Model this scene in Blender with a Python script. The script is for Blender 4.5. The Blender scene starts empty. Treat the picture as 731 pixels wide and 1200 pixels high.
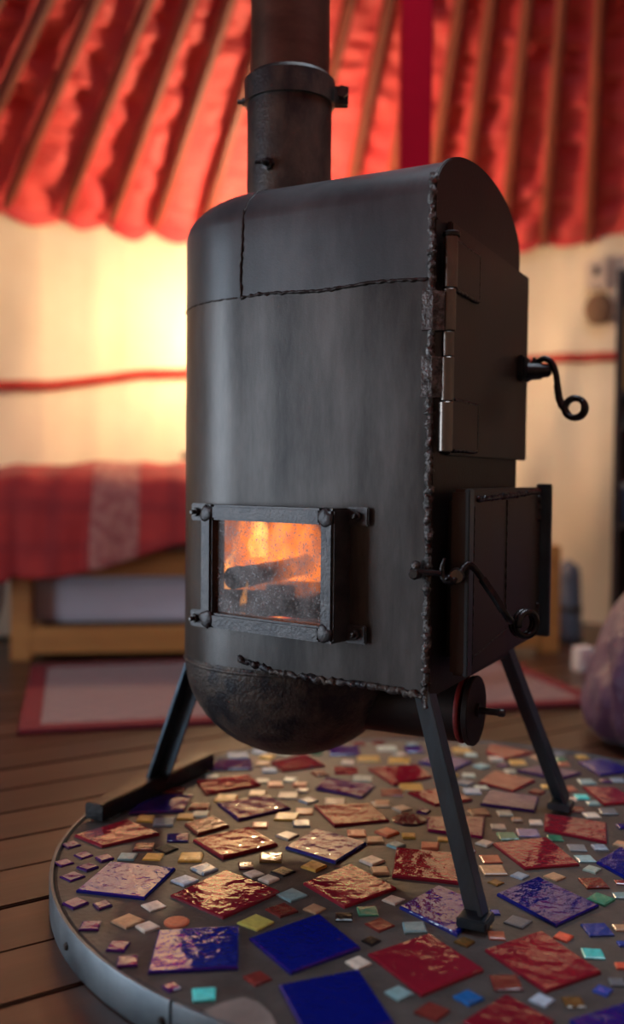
import bpy, bmesh, math, random
from mathutils import Vector, Matrix, noise

random.seed(7)
scn = bpy.context.scene
COL = scn.collection

# ------------------------------------------------------------------ camera, world, light, exposure
F_PX, TH, PITCH, ROLL = 1157.3, .4596, -.0362, .0097
CAM = Vector((.6481, -1.2578, .5365))
FW = Vector((-math.sin(TH) * math.cos(PITCH), math.cos(TH) * math.cos(PITCH), math.sin(PITCH)))
_r = Vector((math.cos(TH), math.sin(TH), 0)); _u = _r.cross(FW)
RT = _r * math.cos(ROLL) + _u * math.sin(ROLL)
UP = -_r * math.sin(ROLL) + _u * math.cos(ROLL)

cd = bpy.data.cameras.new('camera'); cam = bpy.data.objects.new('camera', cd); COL.objects.link(cam)
M = Matrix((RT, UP, -FW)).transposed().to_4x4(); M.translation = CAM
cam.matrix_world = M
cd.sensor_fit = 'VERTICAL'; cd.sensor_height = 36; cd.sensor_width = 24
cd.lens = F_PX / 1200 * 36
cd.clip_start = .02
cd.dof.use_dof = True; cd.dof.focus_distance = 1.20; cd.dof.aperture_fstop = 1.75
scn.camera = cam

scn.view_settings.view_transform = 'Standard'; scn.view_settings.look = 'None'
scn.view_settings.gamma = 1; scn.view_settings.use_curve_mapping = False
scn.view_settings.exposure = 0.0
SKY_STRENGTH = 7.8
LAMP_GLOW = 680
world = bpy.data.worlds.new('World'); scn.world = world; world.use_nodes = True
bg = world.node_tree.nodes['Background']
bg.inputs[0].default_value = (.72, .85, 1.0, 1); bg.inputs[1].default_value = SKY_STRENGTH

CX, CY, WALL_R, WALL_H = .43, .15, 2.40, 1.42          # the yurt: centre, wall radius, wall height
CROWN_R, APEX_Z, SLOPE = .68, 2.88, .615              # roof cone: z = APEX_Z - SLOPE * r
DOOR_A0, DOOR_A1 = math.radians(206), math.radians(226)

def portal(name, loc, direction, sx, sy):              # marks an opening so the sky is sampled through it
    l = bpy.data.lights.new(name, 'AREA'); l.shape = 'RECTANGLE'; l.size = sx; l.size_y = sy
    l.cycles.is_portal = True
    o = bpy.data.objects.new(name, l); COL.objects.link(o); o.location = loc
    o.rotation_euler = Vector(direction).to_track_quat('-Z', 'Y').to_euler()
portal('crown_daylight', (CX, CY, APEX_Z - SLOPE * CROWN_R + .02), (0, 0, -1), 2 * CROWN_R, 2 * CROWN_R)
_am = (DOOR_A0 + DOOR_A1) / 2
portal('doorway_daylight', (CX + 2.42 * math.cos(_am), CY + 2.42 * math.sin(_am), .72),
       (-math.cos(_am), -math.sin(_am), 0), 1.15, 1.4)

# ------------------------------------------------------------------ helpers
def ray(x, y): return FW + RT * ((x - 365.5) / F_PX) - UP * ((y - 600) / F_PX)
def on_plane(x, y, n, d):
    D = ray(x, y); n = Vector(n); return CAM + D * ((d - CAM.dot(n)) / D.dot(n))
def on_z(x, y, z): return on_plane(x, y, (0, 0, 1), z)

class MB:
    """collects vertices and faces of ONE mesh object (world coordinates)"""
    def __init__(s): s.v = []; s.f = []
    def add(s, vs, fs):
        n = len(s.v); s.v += [tuple(v) for v in vs]; s.f += [tuple(i + n for i in f) for f in fs]; return s
    def box(s, c, size, ax=None):
        c = Vector(c); ax = ax or (Vector((1, 0, 0)), Vector((0, 1, 0)), Vector((0, 0, 1)))
        hx, hy, hz = (Vector(a) * (k / 2) for a, k in zip(ax, size))
        vs = [c + hx * i + hy * j + hz * k for k in (-1, 1) for j in (-1, 1) for i in (-1, 1)]
        return s.add(vs, [(0, 2, 3, 1), (4, 5, 7, 6), (0, 1, 5, 4), (2, 6, 7, 3), (0, 4, 6, 2), (1, 3, 7, 5)])
    def prism(s, poly, z0, z1):
        n = len(poly)
        return s.add([(p[0], p[1], z0) for p in poly] + [(p[0], p[1], z1) for p in poly],
                     [tuple(range(n - 1, -1, -1)), tuple(range(n, 2 * n))] +
                     [(i, (i + 1) % n, n + (i + 1) % n, n + i) for i in range(n)])
    def rings(s, rr, closed=True, cap0=True, cap1=True):
        n = len(rr[0]); vs = [p for r in rr for p in r]; fs = []
        for k in range(len(rr) - 1):
            for i in range(n if closed else n - 1):
                j = (i + 1) % n; fs.append((k * n + i, k * n + j, (k + 1) * n + j, (k + 1) * n + i))
        if cap0: fs.append(tuple(range(n - 1, -1, -1)))
        if cap1: fs.append(tuple((len(rr) - 1) * n + i for i in range(n)))
        return s.add(vs, fs)
    def tube(s, path, rad, seg=10, cap=True, flat=1.0):
        path = [Vector(p) for p in path]; rr = []; nrm = None
        for i, p in enumerate(path):
            t = (path[min(i + 1, len(path) - 1)] - path[max(i - 1, 0)]).normalized()
            if nrm is None:
                nrm = t.cross(Vector((0, 0, 1)) if abs(t.z) < .9 else Vector((1, 0, 0))).normalized()
            nrm = (nrm - t * nrm.dot(t)).normalized(); b = t.cross(nrm)
            R = rad(i, len(path)) if callable(rad) else rad
            rr.append([p + (nrm * math.cos(2 * math.pi * k / seg) + b * math.sin(2 * math.pi * k / seg) * flat) * R for k in range(seg)])
        return s.rings(rr, True, cap, cap)
    def lathe(s, prof, origin=(0, 0, 0), axis=(0, 0, 1), seg=32, cap0=True, cap1=True):
        ax = Vector(axis).normalized(); e = ax.orthogonal().normalized(); g = ax.cross(e); o = Vector(origin)
        return s.rings([[o + ax * h + (e * math.cos(2 * math.pi * k / seg) + g * math.sin(2 * math.pi * k / seg)) * r
                         for k in range(seg)] for r, h in prof], True, cap0, cap1)
    def grid(s, pts):
        n = len(pts[0]); vs = [p for r in pts for p in r]
        return s.add(vs, [(i * n + j, i * n + j + 1, (i + 1) * n + j + 1, (i + 1) * n + j)
                          for i in range(len(pts) - 1) for j in range(n - 1)])
    def build(s, name, mat, parent=None, smooth=False, bevel=0, auto=None, fix=True, loc=None):
        off = Vector(loc) if loc is not None else (origin_of(parent) if parent else Vector((0, 0, 0)))
        me = bpy.data.meshes.new(name); me.from_pydata([Vector(v) - off for v in s.v], [], s.f)
        if fix or bevel:
            b = bmesh.new(); b.from_mesh(me)
            if fix: bmesh.ops.recalc_face_normals(b, faces=b.faces[:])
            if bevel:
                es = [e for e in b.edges if len(e.link_faces) == 2 and e.calc_face_angle(0) > .6]
                bmesh.ops.bevel(b, geom=es, offset=bevel, segments=2, affect='EDGES', clamp_overlap=True)
            b.to_mesh(me); b.free()
        if smooth: me.shade_smooth()
        if auto:
            me.shade_smooth(); me.set_sharp_from_angle(angle=math.radians(auto))
        o = bpy.data.objects.new(name, me); COL.objects.link(o); me.materials.append(mat)
        if parent: o.parent = parent
        elif loc is not None: o.location = off
        return o

def origin_of(o):
    v = Vector((0, 0, 0))
    while o is not None: v = v + o.location; o = o.parent
    return v
def tag(o, label=None, cat=None, group=None, kind=None):
    for k, v in (('label', label), ('category', cat), ('group', group), ('kind', kind)):
        if v: o[k] = v
    return o
def thing(name, loc, label, cat, group=None):
    o = bpy.data.objects.new(name, None); o.empty_display_size = .05; COL.objects.link(o); o.location = loc
    return tag(o, label, cat, group)
def nz(p, s=1.0): return noise.noise(Vector(p) * s)

# ------------------------------------------------------------------ materials (all procedural)
def mat(name, c1, rough=.6, c2=None, scale=8, stretch=(1, 1, 1), metal=0, bump=0, bscale=60, coat=0, sheen=0, spec=.5,
        rvar=0, lo=.35, hi=.7, vary=0, detail=6, bstretch=(1, 1, 1), bdist=.01):
    m = bpy.data.materials.new(name); m.use_nodes = True; nt = m.node_tree; N = nt.nodes; L = nt.links
    b = N['Principled BSDF']; b.inputs['Roughness'].default_value = rough; b.inputs['Metallic'].default_value = metal
    b.inputs['Coat Weight'].default_value = coat; b.inputs['Coat Roughness'].default_value = .06
    b.inputs['Sheen Weight'].default_value = sheen; b.inputs['Specular IOR Level'].default_value = spec
    tc = N.new('ShaderNodeTexCoord')
    def mapped(st):
        mp = N.new('ShaderNodeMapping'); mp.inputs['Scale'].default_value = st
        L.new(tc.outputs['Object'], mp.inputs[0]); return mp.outputs[0]
    col = None
    if c2:
        n = N.new('ShaderNodeTexNoise'); n.inputs['Scale'].default_value = scale; n.inputs['Detail'].default_value = detail
        n.inputs['Roughness'].default_value = .65
        L.new(mapped(stretch), n.inputs['Vector'])
        r = N.new('ShaderNodeValToRGB'); r.color_ramp.elements[0].position = lo; r.color_ramp.elements[1].position = hi
        r.color_ramp.elements[0].color = (*c1, 1); r.color_ramp.elements[1].color = (*c2, 1)
        L.new(n.outputs['Fac'], r.inputs[0]); col = r.outputs[0]
        if rvar:
            mr = N.new('ShaderNodeMapRange'); mr.inputs['To Min'].default_value = rough - rvar; mr.inputs['To Max'].default_value = rough + rvar
            L.new(n.outputs['Fac'], mr.inputs[0]); L.new(mr.outputs[0], b.inputs['Roughness'])
    if vary:
        oi = N.new('ShaderNodeObjectInfo'); mr = N.new('ShaderNodeMapRange')
        mr.inputs['To Min'].default_value = 1 - vary; mr.inputs['To Max'].default_value = 1 + vary
        hs = N.new('ShaderNodeHueSaturation'); L.new(oi.outputs['Random'], mr.inputs[0]); L.new(mr.outputs[0], hs.inputs['Value'])
        if col: L.new(col, hs.inputs['Color'])
        else: hs.inputs['Color'].default_value = (*c1, 1)
        col = hs.outputs[0]
    if col: L.new(col, b.inputs['Base Color'])
    else: b.inputs['Base Color'].default_value = (*c1, 1)
    if bump:
        n2 = N.new('ShaderNodeTexNoise'); n2.inputs['Scale'].default_value = bscale; n2.inputs['Detail'].default_value = 3
        L.new(mapped(bstretch), n2.inputs['Vector'])
        bp = N.new('ShaderNodeBump'); bp.inputs['Strength'].default_value = bump; bp.inputs['Distance'].default_value = bdist
        L.new(n2.outputs['Fac'], bp.inputs['Height']); L.new(bp.outputs[0], b.inputs['Normal'])
        if coat: L.new(bp.outputs[0], b.inputs['Coat Normal'])
    return m

steel = mat('blackened_steel', (.026, .024, .023), .36, (.112, .102, .095), 9, (1, 1, .22), metal=.5, bump=.08, bscale=420, rvar=.12, bdist=.002, detail=12, lo=.40, hi=.66)
cap_steel = mat('sky_tinted_cap_steel', (.040, .044, .048), .38, (.100, .102, .104), 9, (1, 1, .3), metal=.18, bump=.08, bscale=420, rvar=.08, bdist=.002, detail=12, lo=.40, hi=.68)  # slight blue in the base colour stands in for daylight reflected on top
steel_dark = mat('dark_plate_steel', (.016, .011, .0105), .48, (.030, .019, .015), 9, metal=.45, bump=.12, bscale=160, rvar=.08, bdist=.002)
steel_rough = mat('pitted_cast_steel', (.026, .026, .030), .50, (.115, .090, .070), 26, metal=.45, bump=.8, lo=.42, hi=.66, bscale=220, rvar=.1, bdist=.002)
door_steel = mat('brown_door_steel', (.024, .0145, .0145), .42, (.048, .026, .016), 6, (1, 1, .5), metal=.5, bump=.06, bscale=150, rvar=.06, bdist=.002)
bar_steel = mat('sky_tinted_bar_steel', (.085, .125, .160), .34, (.06, .065, .070), 14, (1, 1, .4), metal=.8, bump=.12, bscale=180, bdist=.002)  # cool daylight sheen painted into the base colour of legs, feet and lips
weld_mat = mat('weld_bead', (.045, .042, .040), .42, (.22, .205, .195), 110, metal=.75, bump=.8, bscale=320, bdist=.003)
hinge_steel = mat('worn_hinge_steel', (.22, .185, .16), .30, (.12, .10, .085), 30, (1, 1, .2), metal=.9)
wrought = mat('wrought_iron', (.020, .020, .022), .32, (.05, .045, .042), 60, metal=.8, bump=.3, bscale=260, bdist=.002)
bolt_steel = mat('bolt_steel', (.09, .085, .08), .38, (.04, .036, .034), 120, metal=.85)
frame_steel = mat('window_frame_iron', (.046, .046, .049), .45, (.105, .10, .098), 34, metal=.6, bump=.35, bscale=240, rvar=.1, bdist=.002)
pipe_steel = mat('flue_pipe_steel', (.030, .027, .027), .42, (.125, .094, .070), 15, (1, 1, .5), metal=.5, bump=.3, bscale=260, rvar=.1, lo=.42, hi=.68, detail=10, bdist=.002)
pipe_heat = mat('heat_browned_pipe', (.070, .048, .038), .32, (.17, .115, .080), 6, (1, 1, 2.2), metal=.75, bump=.05, bscale=160, bdist=.002)
gasket = mat('red_sealant', (.30, .012, .010), .6, (.12, .01, .008), 60, bump=.3, bscale=200, bdist=.002)
soot = mat('sooty_firebrick', (.10, .07, .055), .9, (.24, .17, .13), 18, bump=.4, bscale=80)
galv = mat('galvanised_band', (.11, .13, .145), .50, (.19, .215, .23), 16, (1, 1, 1), metal=.85, bump=.08, bscale=90, rvar=.1, bdist=.002)
grout = mat('grey_brown_grout', (.032, .026, .022), .60, (.088, .075, .065), 11, bump=.35, bscale=120, rvar=.1, bdist=.003)
patch_mat = mat('pale_mortar', (.16, .13, .11), .7, (.26, .22, .19), 22, bump=.3, bscale=100, bdist=.003)
plank_mat = mat('varnished_dark_floorboard', (.034, .0135, .008), .34, (.078, .032, .017), 9, (.12, 1.6, 1), bump=.10, bscale=40, bstretch=(.1, 1.5, 1), rvar=.06, vary=.35, bdist=.003)
subfloor_mat = mat('dark_subfloor', (.012, .008, .006), .8)
cream = mat('cream_cotton_lining', (.63, .52, .38), .85, (.72, .61, .47), 3, bump=.1, bscale=90, sheen=.2)
red_cloth = mat('red_roof_cloth', (.60, .034, .045), .65, (.70, .075, .070), 5, sheen=.15, bump=.45, bscale=10, bstretch=(1, 1, 7), bdist=.03)
red_wood = mat('red_painted_pole', (.20, .036, .016), .6, (.15, .026, .012), 9, vary=.15, bump=.05, bscale=60)
crimson = mat('crimson_painted_post', (.31, .002, .013), .8, (.27, .002, .011), 6, bump=.03, bscale=40, spec=.05)
rope_red = mat('red_woven_band', (.36, .020, .016), .8, (.45, .035, .022), 60, bump=.4, bscale=200, bdist=.003)
pine = mat('honey_pine', (.46, .20, .05), .5, (.34, .13, .032), 4, (1, 1, 6), bump=.06, bscale=60)
oak = mat('dark_stained_wood', (.030, .018, .012), .5, (.05, .03, .02), 8, (1, 1, 6))
white_box = mat('pale_lilac_plastic', (.50, .50, .58), .45, (.56, .55, .62), 5)
slate_cloth = mat('slate_blue_cloth', (.075, .080, .105), .8, (.11, .11, .14), 20, sheen=.2)
satin = mat('purple_satin', (.045, .009, .034), .58, (.078, .020, .060), 7, sheen=.1, bump=.6, bscale=14, bdist=.03)
white_card = mat('white_card', (.75, .74, .76), .6, (.66, .60, .62), 12)
ivory = mat('ivory_plastic', (.58, .45, .34), .4)
brown_felt = mat('brown_felt', (.14, .075, .042), .9, (.19, .105, .06), 40)
orange_card = mat('ochre_book_cloth', (.46, .22, .05), .6, (.40, .18, .04), 20)
blue_tin = mat('blue_grey_tin', (.10, .11, .17), .4)
china = mat('cream_china', (.60, .52, .44), .25)
log_mat = mat('charred_log', (.012, .009, .008), .9, (.075, .045, .03), 30, (1, 1, 1), bump=.8, bscale=90)

def glow(name, stops, strength, scale, cover=None):
    m = bpy.data.materials.new(name); m.use_nodes = True; nt = m.node_tree; N = nt.nodes; L = nt.links
    N.remove(N['Principled BSDF']); out = N['Material Output']
    tc = N.new('ShaderNodeTexCoord'); n = N.new('ShaderNodeTexNoise'); n.inputs['Scale'].default_value = scale
    n.inputs['Detail'].default_value = 5; n.inputs['Distortion'].default_value = .8
    mp = N.new('ShaderNodeMapping'); mp.inputs['Scale'].default_value = (1, 1, .55)
    L.new(tc.outputs['Object'], mp.inputs[0]); L.new(mp.outputs[0], n.inputs['Vector'])
    r = N.new('ShaderNodeValToRGB'); els = r.color_ramp.elements
    while len(els) < len(stops): els.new(.5)
    for e, (p, c) in zip(els, stops): e.position = p; e.color = (*c, 1)
    L.new(n.outputs['Fac'], r.inputs[0])
    em = N.new('ShaderNodeEmission'); em.inputs[1].default_value = strength; L.new(r.outputs[0], em.inputs[0])
    if cover:
        tr = N.new('ShaderNodeBsdfTransparent'); mx = N.new('ShaderNodeMixShader')
        mr = N.new('ShaderNodeMapRange'); mr.inputs['From Min'].default_value = .35; mr.inputs['From Max'].default_value = .65
        mr.inputs['To Min'].default_value = cover[0]; mr.inputs['To Max'].default_value = cover[1]
        L.new(n.outputs['Fac'], mr.inputs[0]); L.new(mr.outputs[0], mx.inputs[0])
        L.new(tr.outputs[0], mx.inputs[1]); L.new(em.outputs[0], mx.inputs[2]); L.new(mx.outputs[0], out.inputs[0])
    else: L.new(em.outputs[0], out.inputs[0])
    return m
def flame_volume(name, c_lo, c_hi, strength, scale):
    m = bpy.data.materials.new(name); m.use_nodes = True; nt = m.node_tree; N = nt.nodes; L = nt.links
    N.remove(N['Principled BSDF']); out = N['Material Output']
    tc = N.new('ShaderNodeTexCoord'); mp = N.new('ShaderNodeMapping'); mp.inputs['Scale'].default_value = (1, 1, .45); L.new(tc.outputs['Object'], mp.inputs[0])
    n = N.new('ShaderNodeTexNoise'); n.inputs['Scale'].default_value = scale; n.inputs['Detail'].default_value = 4; n.inputs['Distortion'].default_value = 1.0
    L.new(mp.outputs[0], n.inputs['Vector'])
    r = N.new('ShaderNodeValToRGB'); r.color_ramp.elements[0].position = .35; r.color_ramp.elements[1].position = .68
    r.color_ramp.elements[0].color = (*c_lo, 1); r.color_ramp.elements[1].color = (*c_hi, 1); L.new(n.outputs['Fac'], r.inputs[0])
    s = N.new('ShaderNodeMapRange'); s.inputs['From Min'].default_value = .36; s.inputs['From Max'].default_value = .66
    s.inputs['To Min'].default_value = strength * .12; s.inputs['To Max'].default_value = strength; L.new(n.outputs['Fac'], s.inputs[0])
    em = N.new('ShaderNodeEmission'); L.new(r.outputs[0], em.inputs[0]); L.new(s.outputs[0], em.inputs[1]); L.new(em.outputs[0], out.inputs['Volume'])
    return m
flame_mat = flame_volume('flame', (1, .16, .014), (1, .34, .055), 33, 24)
flame_core = flame_volume('bright_flame_core', (1, .34, .05), (1, .56, .18), 210, 24)
ember_mat = glow('embers', [(.38, (.02, .004, .002)), (.55, (.8, .08, .01)), (.75, (1, .5, .12))], 1.6, 60)

def glass_material():
    m = bpy.data.materials.new('smoked_stove_glass'); m.use_nodes = True; nt = m.node_tree; N = nt.nodes; L = nt.links
    b = N['Principled BSDF']; out = N['Material Output']
    b.inputs['Base Color'].default_value = (.17, .13, .12, 1); b.inputs['Roughness'].default_value = .35
    tr = N.new('ShaderNodeBsdfTransparent'); tr.inputs[0].default_value = (1, .95, .92, 1)
    tc = N.new('ShaderNodeTexCoord')
    n = N.new('ShaderNodeTexNoise'); n.inputs['Scale'].default_value = 30; n.inputs['Detail'].default_value = 8; n.inputs['Roughness'].default_value = .75
    L.new(tc.outputs['Object'], n.inputs['Vector'])
    v = N.new('ShaderNodeTexNoise'); v.inputs['Scale'].default_value = 330; v.inputs['Detail'].default_value = 1
    L.new(tc.outputs['Object'], v.inputs['Vector'])
    a = N.new('ShaderNodeMapRange'); a.inputs['From Min'].default_value = .42; a.inputs['From Max'].default_value = .72
    a.inputs['To Min'].default_value = .10; a.inputs['To Max'].default_value = .55; L.new(n.outputs['Fac'], a.inputs[0])
    s = N.new('ShaderNodeMapRange'); s.inputs['From Min'].default_value = .62; s.inputs['From Max'].default_value = .68
    s.inputs['To Min'].default_value = 0; s.inputs['To Max'].default_value = .45; L.new(v.outputs['Fac'], s.inputs[0])
    ad = N.new('ShaderNodeMath'); ad.operation = 'ADD'; ad.use_clamp = True
    L.new(a.outputs[0], ad.inputs[0]); L.new(s.outputs[0], ad.inputs[1])
    mx = N.new('ShaderNodeMixShader'); L.new(ad.outputs[0], mx.inputs[0]); L.new(tr.outputs[0], mx.inputs[1]); L.new(b.outputs[0], mx.inputs[2])
    L.new(mx.outputs[0], out.inputs[0])
    return m
glass_mat = glass_material()

# ------------------------------------------------------------------ the yurt: floor, walls, roof cloth
ctr = Vector((CX, CY, 0))
floor_m = MB().lathe([(WALL_R + .32, -.06), (WALL_R + .32, -.022)], (CX, CY, 0), seg=64)
floor = floor_m.build('floor', subfloor_mat, loc=(CX, CY, 0)); tag(floor, 'dark varnished floorboards of the round tent', kind='structure')
PD = Vector((math.cos(math.radians(60)), math.sin(math.radians(60)), 0)); PN = Vector((-PD.y, PD.x, 0))
PW = .114; k0 = .022 - ctr.dot(PN)
for i in range(-22, 22):
    d0 = k0 + i * PW; d1 = d0 + PW - .004; dm = max(abs(d0), abs(d1))
    if dm > WALL_R - .05: continue
    hl = math.sqrt(WALL_R ** 2 - dm ** 2)
    dz = random.uniform(-.0012, .0008)
    c = ctr + PN * ((d0 + d1) / 2)
    o = MB().box((0, 0, 0), (2 * hl, d1 - d0, .022)).build('plank', plank_mat, bevel=.002)
    o.parent = floor; o.location = c - ctr + Vector((0, 0, -.011 + dz)); o.rotation_euler.z = math.radians(60)

def wall_pt(a, z, depth=0.0):
    a = DOOR_A1 + (a - DOOR_A1) % (2 * math.pi)
    n1 = nz((a * 7, z * .35, 3.1)) * .045 + nz((a * 22 + z * 2.6, z * .4, 9.7)) * .030 + nz((a * 62, z * .3, 1.7)) * .010
    sag = .018 * math.sin(z * 2.1 + a * 9)
    r = WALL_R + n1 + sag - depth
    return Vector((CX + r * math.cos(a), CY + r * math.sin(a), z))
NA = 420; span = 2 * math.pi - (DOOR_A1 - DOOR_A0)
wall = MB().grid([[wall_pt(DOOR_A1 + span * .99999 * i / NA, 1.50 * j / 22) for j in range(23)] for i in range(NA + 1)])
wall = wall.build('wall_back', cream, smooth=True, fix=False); tag(wall, 'cream cotton wall lining hanging in soft folds', kind='structure')

# rafters: angles read from the photograph, then carried on at the same spacing
angs = [98.6, 102.3, 106.2, 109.8, 113.7, 117.0, 120.9, 124.6, 128.8, 133.0, 137.1, 141.2, 145.0, 149.0, 153.7, 157.7]
a_ = 157.7
while a_ < 449: a_ += 3.95; angs.append(a_)
angs = sorted(a % 360 for a in angs if not (95.2 < a % 360 < 98))
clean = [angs[0]]
for a in angs[1:]:
    if a - clean[-1] > 2.5: clean.append(a)
angs = clean

def cone_pt(a, r, off=0):            # off: metres below the cone, along its normal
    n = Vector((math.cos(a) * SLOPE, math.sin(a) * SLOPE, 1)).normalized()
    return Vector((CX + r * math.cos(a), CY + r * math.sin(a), APEX_Z - SLOPE * r)) - n * off

# roof cloth: sags between the poles and is gathered across
cols = []; rad_angs = [math.radians(a) for a in angs]
for i, a0 in enumerate(rad_angs):
    a1 = rad_angs[(i + 1) % len(rad_angs)] + (2 * math.pi if i == len(rad_angs) - 1 else 0)
    K = 8 if 85 < angs[i] < 165 else 4
    gap = (a1 - a0)
    K = max(K, int(gap / .016))
    for k in range(K):
        t = k / K; cols.append((a0 + gap * t, t, i))
cols.append((rad_angs[0] + 2 * math.pi, 0, 0))
NR = 170; pts = []
for a, t, i in cols:
    row = []
    sag = math.sin(math.pi * t)
    for j in range(NR + 1):
        r = CROWN_R - .03 + (WALL_R - .02 - CROWN_R + .03) * j / NR
        w = nz((math.cos(a) * 3.0 + i * 1.7, math.sin(a) * 3.0, r * 11.0)) * .020 + nz((a * 20 + i * 1.3, r * 27.0, 5.3)) * .016 + nz((a * 30 + i, r * 60.0, 8.3)) * .005 \
            + nz((a * 9, r * 5, i * .7)) * .012
        low = max(0, (j / NR - .86) / .14)
        row.append(cone_pt(a, r, -.012 + sag * (.002 + w * 1.35 + .02 * low * (1 + nz((i * 3.1, 0, 1))))))
    far = min(1, max(0, (math.degrees(a) % 360 - 118) / 20)); hang = .012 + .024 * far + .03 * far * nz((i * 2.3, 1.1, 4)) + (.014 + .022 * nz((i * 1.3, 7, 2))) * sag * (.4 + .6 * far)
    base = row[-1]
    inw = Vector((math.cos(a), math.sin(a), 0))
    for q in (.35, .7, 1.0):
        row.append(base - Vector((0, 0, hang * q)) - inw * (.008 * math.sin(q * 3)))
    pts.append(row)
ceil_ = MB().grid(pts).build('ceiling', red_cloth, smooth=True, fix=False)
tag(ceil_, 'gathered red cloth lining the tent roof between the poles', kind='structure')

# outer skin, so daylight enters by the crown and the doorway only
skin = MB().grid([[cone_pt(2 * math.pi * i / 96, r, -.10) for r in (CROWN_R - .02, 1.6, 2.2, 2.62)] +
                  [Vector((CX + 2.62 * math.cos(2 * math.pi * i / 96), CY + 2.62 * math.sin(2 * math.pi * i / 96), 1.30))] for i in range(97)])
cov = MB().grid([[Vector((CX + 2.62 * math.cos(a), CY + 2.62 * math.sin(a), z)) for z in (-.05, .6, 1.32)] for a in [DOOR_A1 + span * i / 90 for i in range(91)]])
tag(cov.build('wall_cover', brown_felt, fix=False), 'felt cover outside the cream wall lining', kind='structure')
tag(skin.build('roof_cover', brown_felt, fix=False), 'felt cover over the red roof cloth', kind='structure')

for a in rad_angs:
    if 215 < math.degrees(a) or math.degrees(a) < 40: continue      # behind the camera
    dv = (cone_pt(a, 2.0) - cone_pt(a, 1.0)).normalized()
    nrm = Vector((math.cos(a) * SLOPE, math.sin(a) * SLOPE, 1)).normalized(); sd = dv.cross(nrm)
    root = cone_pt(a, 2.375, .02)
    m = MB(); rr = []
    for r, w, h in ((CROWN_R - .02, .028, .045), (1.5, .032, .046), (2.2, .034, .050), (2.33, .030, .044), (2.375, .016, .022)):
        c = cone_pt(a, r, .026)
        rr.append([c + sd * (w / 2 * math.cos(q)) * 1.12 + nrm * (h / 2 * math.sin(q)) * 1.12 for q in [math.pi / 8 + k * math.pi / 4 for k in range(8)]])
    o = m.rings(rr).build('roof_pole', red_wood, loc=root, auto=50)
    tag(o, 'red-brown painted wooden roof pole sloping under the red roof cloth', 'roof pole', 'roof poles under the red cloth')

cr = MB()
NSEG = 64
cr.rings([[Vector((CX + q[0] * math.cos(2 * math.pi * i / NSEG), CY + q[0] * math.sin(2 * math.pi * i / NSEG), q[1])) for q in
           ((CROWN_R - .05, 2.45), (CROWN_R + .04, 2.40), (CROWN_R + .04, 2.48), (CROWN_R - .05, 2.53))] for i in range(NSEG + 1)], cap0=False, cap1=False)
tag(cr.build('crown_ring', red_wood, loc=(CX, CY, 2.24), auto=40), 'red wooden crown ring holding the upper ends of the roof poles', 'crown ring')

P0 = Vector((-.211, 1.018, 0))
post = thing('tent_post', P0, 'smooth crimson painted post standing behind the stove', 'post')
MB().box(P0 + Vector((0, 0, 1.07)), (.074, .074, 2.08), (Vector((math.cos(TH), math.sin(TH), 0)), Vector((-math.sin(TH), math.cos(TH), 0)), Vector((0, 0, 1)))).build('shaft', crimson, post, bevel=.004)
MB().box(P0 + Vector((0, 0, .023)), (.11, .11, .022), (Vector((math.cos(TH), math.sin(TH), 0)), Vector((-math.sin(TH), math.cos(TH), 0)), Vector((0, 0, 1)))).build('base_block', crimson, post, bevel=.004)

# red band tied round the wall lining
zs = [(98, .984), (105.7, .982), (112, .975), (125, .94), (138.3, .903), (142, .893), (146.8, .855), (150, .832), (153.8, .824), (175, .85)]
path = []
for k in range(320):
    ad = 40 + 160 * k / 319
    for (a0, z0), (a1, z1) in zip(zs, zs[1:]):
        if a0 <= ad <= a1: z = z0 + (z1 - z0) * (ad - a0) / (a1 - a0); break
    else: z = zs[0][1] if ad < 98 else zs[-1][1]
    q = wall_pt(math.radians(ad), z, .020); path.append(q)
tag(MB().tube(path, .0165, 8, flat=1).build('wall_band', rope_red, smooth=True, loc=path[0]),
    'narrow red woven band running along the cream wall lining', 'band')

# ------------------------------------------------------------------ mosaic hearth
DC = Vector((.232, .020, 0)); DR = .5296; DZ = .040
hearth = thing('mosaic_hearth', DC, 'round mosaic hearth with red and blue tiles in a steel rim', 'hearth')
slab = MB().lathe([(DR - .006, .001), (DR - .006, DZ - .003), (DR - .010, DZ), (.001, DZ)], DC, seg=128, cap1=False).build('grout_bed', grout, hearth, auto=30)
rim_pts = []
J0 = math.atan2(*reversed((on_z(208, 1172, DZ) - DC).xy))
for i in range(161):
    a = J0 + .004 + (2 * math.pi - .008) * i / 160
    e = Vector((math.cos(a), math.sin(a), 0))
    rim_pts.append([DC + e * r + Vector((0, 0, z)) for r, z in ((DR - .0055, .001), (DR - .0005, .001), (DR, .003), (DR, DZ + .0005), (DR - .001, DZ + .002), (DR - .0045, DZ + .002), (DR - .0055, DZ + .0005))])
rim = MB().rings(rim_pts).build('rim_band', galv, hearth, auto=40)
for px, py in ((73, 1108), (196, 1190), (222, 1196)):
    q = on_z(px, py, DZ * .55); a = math.atan2(q.y - DC.y, q.x - DC.x); e = Vector((math.cos(a), math.sin(a), 0))
    MB().lathe([(.004, -.001), (.0045, .001), (.003, .003)], DC + e * DR + Vector((0, 0, DZ * .5)), e, 10).build('rivet', bolt_steel, rim)

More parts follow.
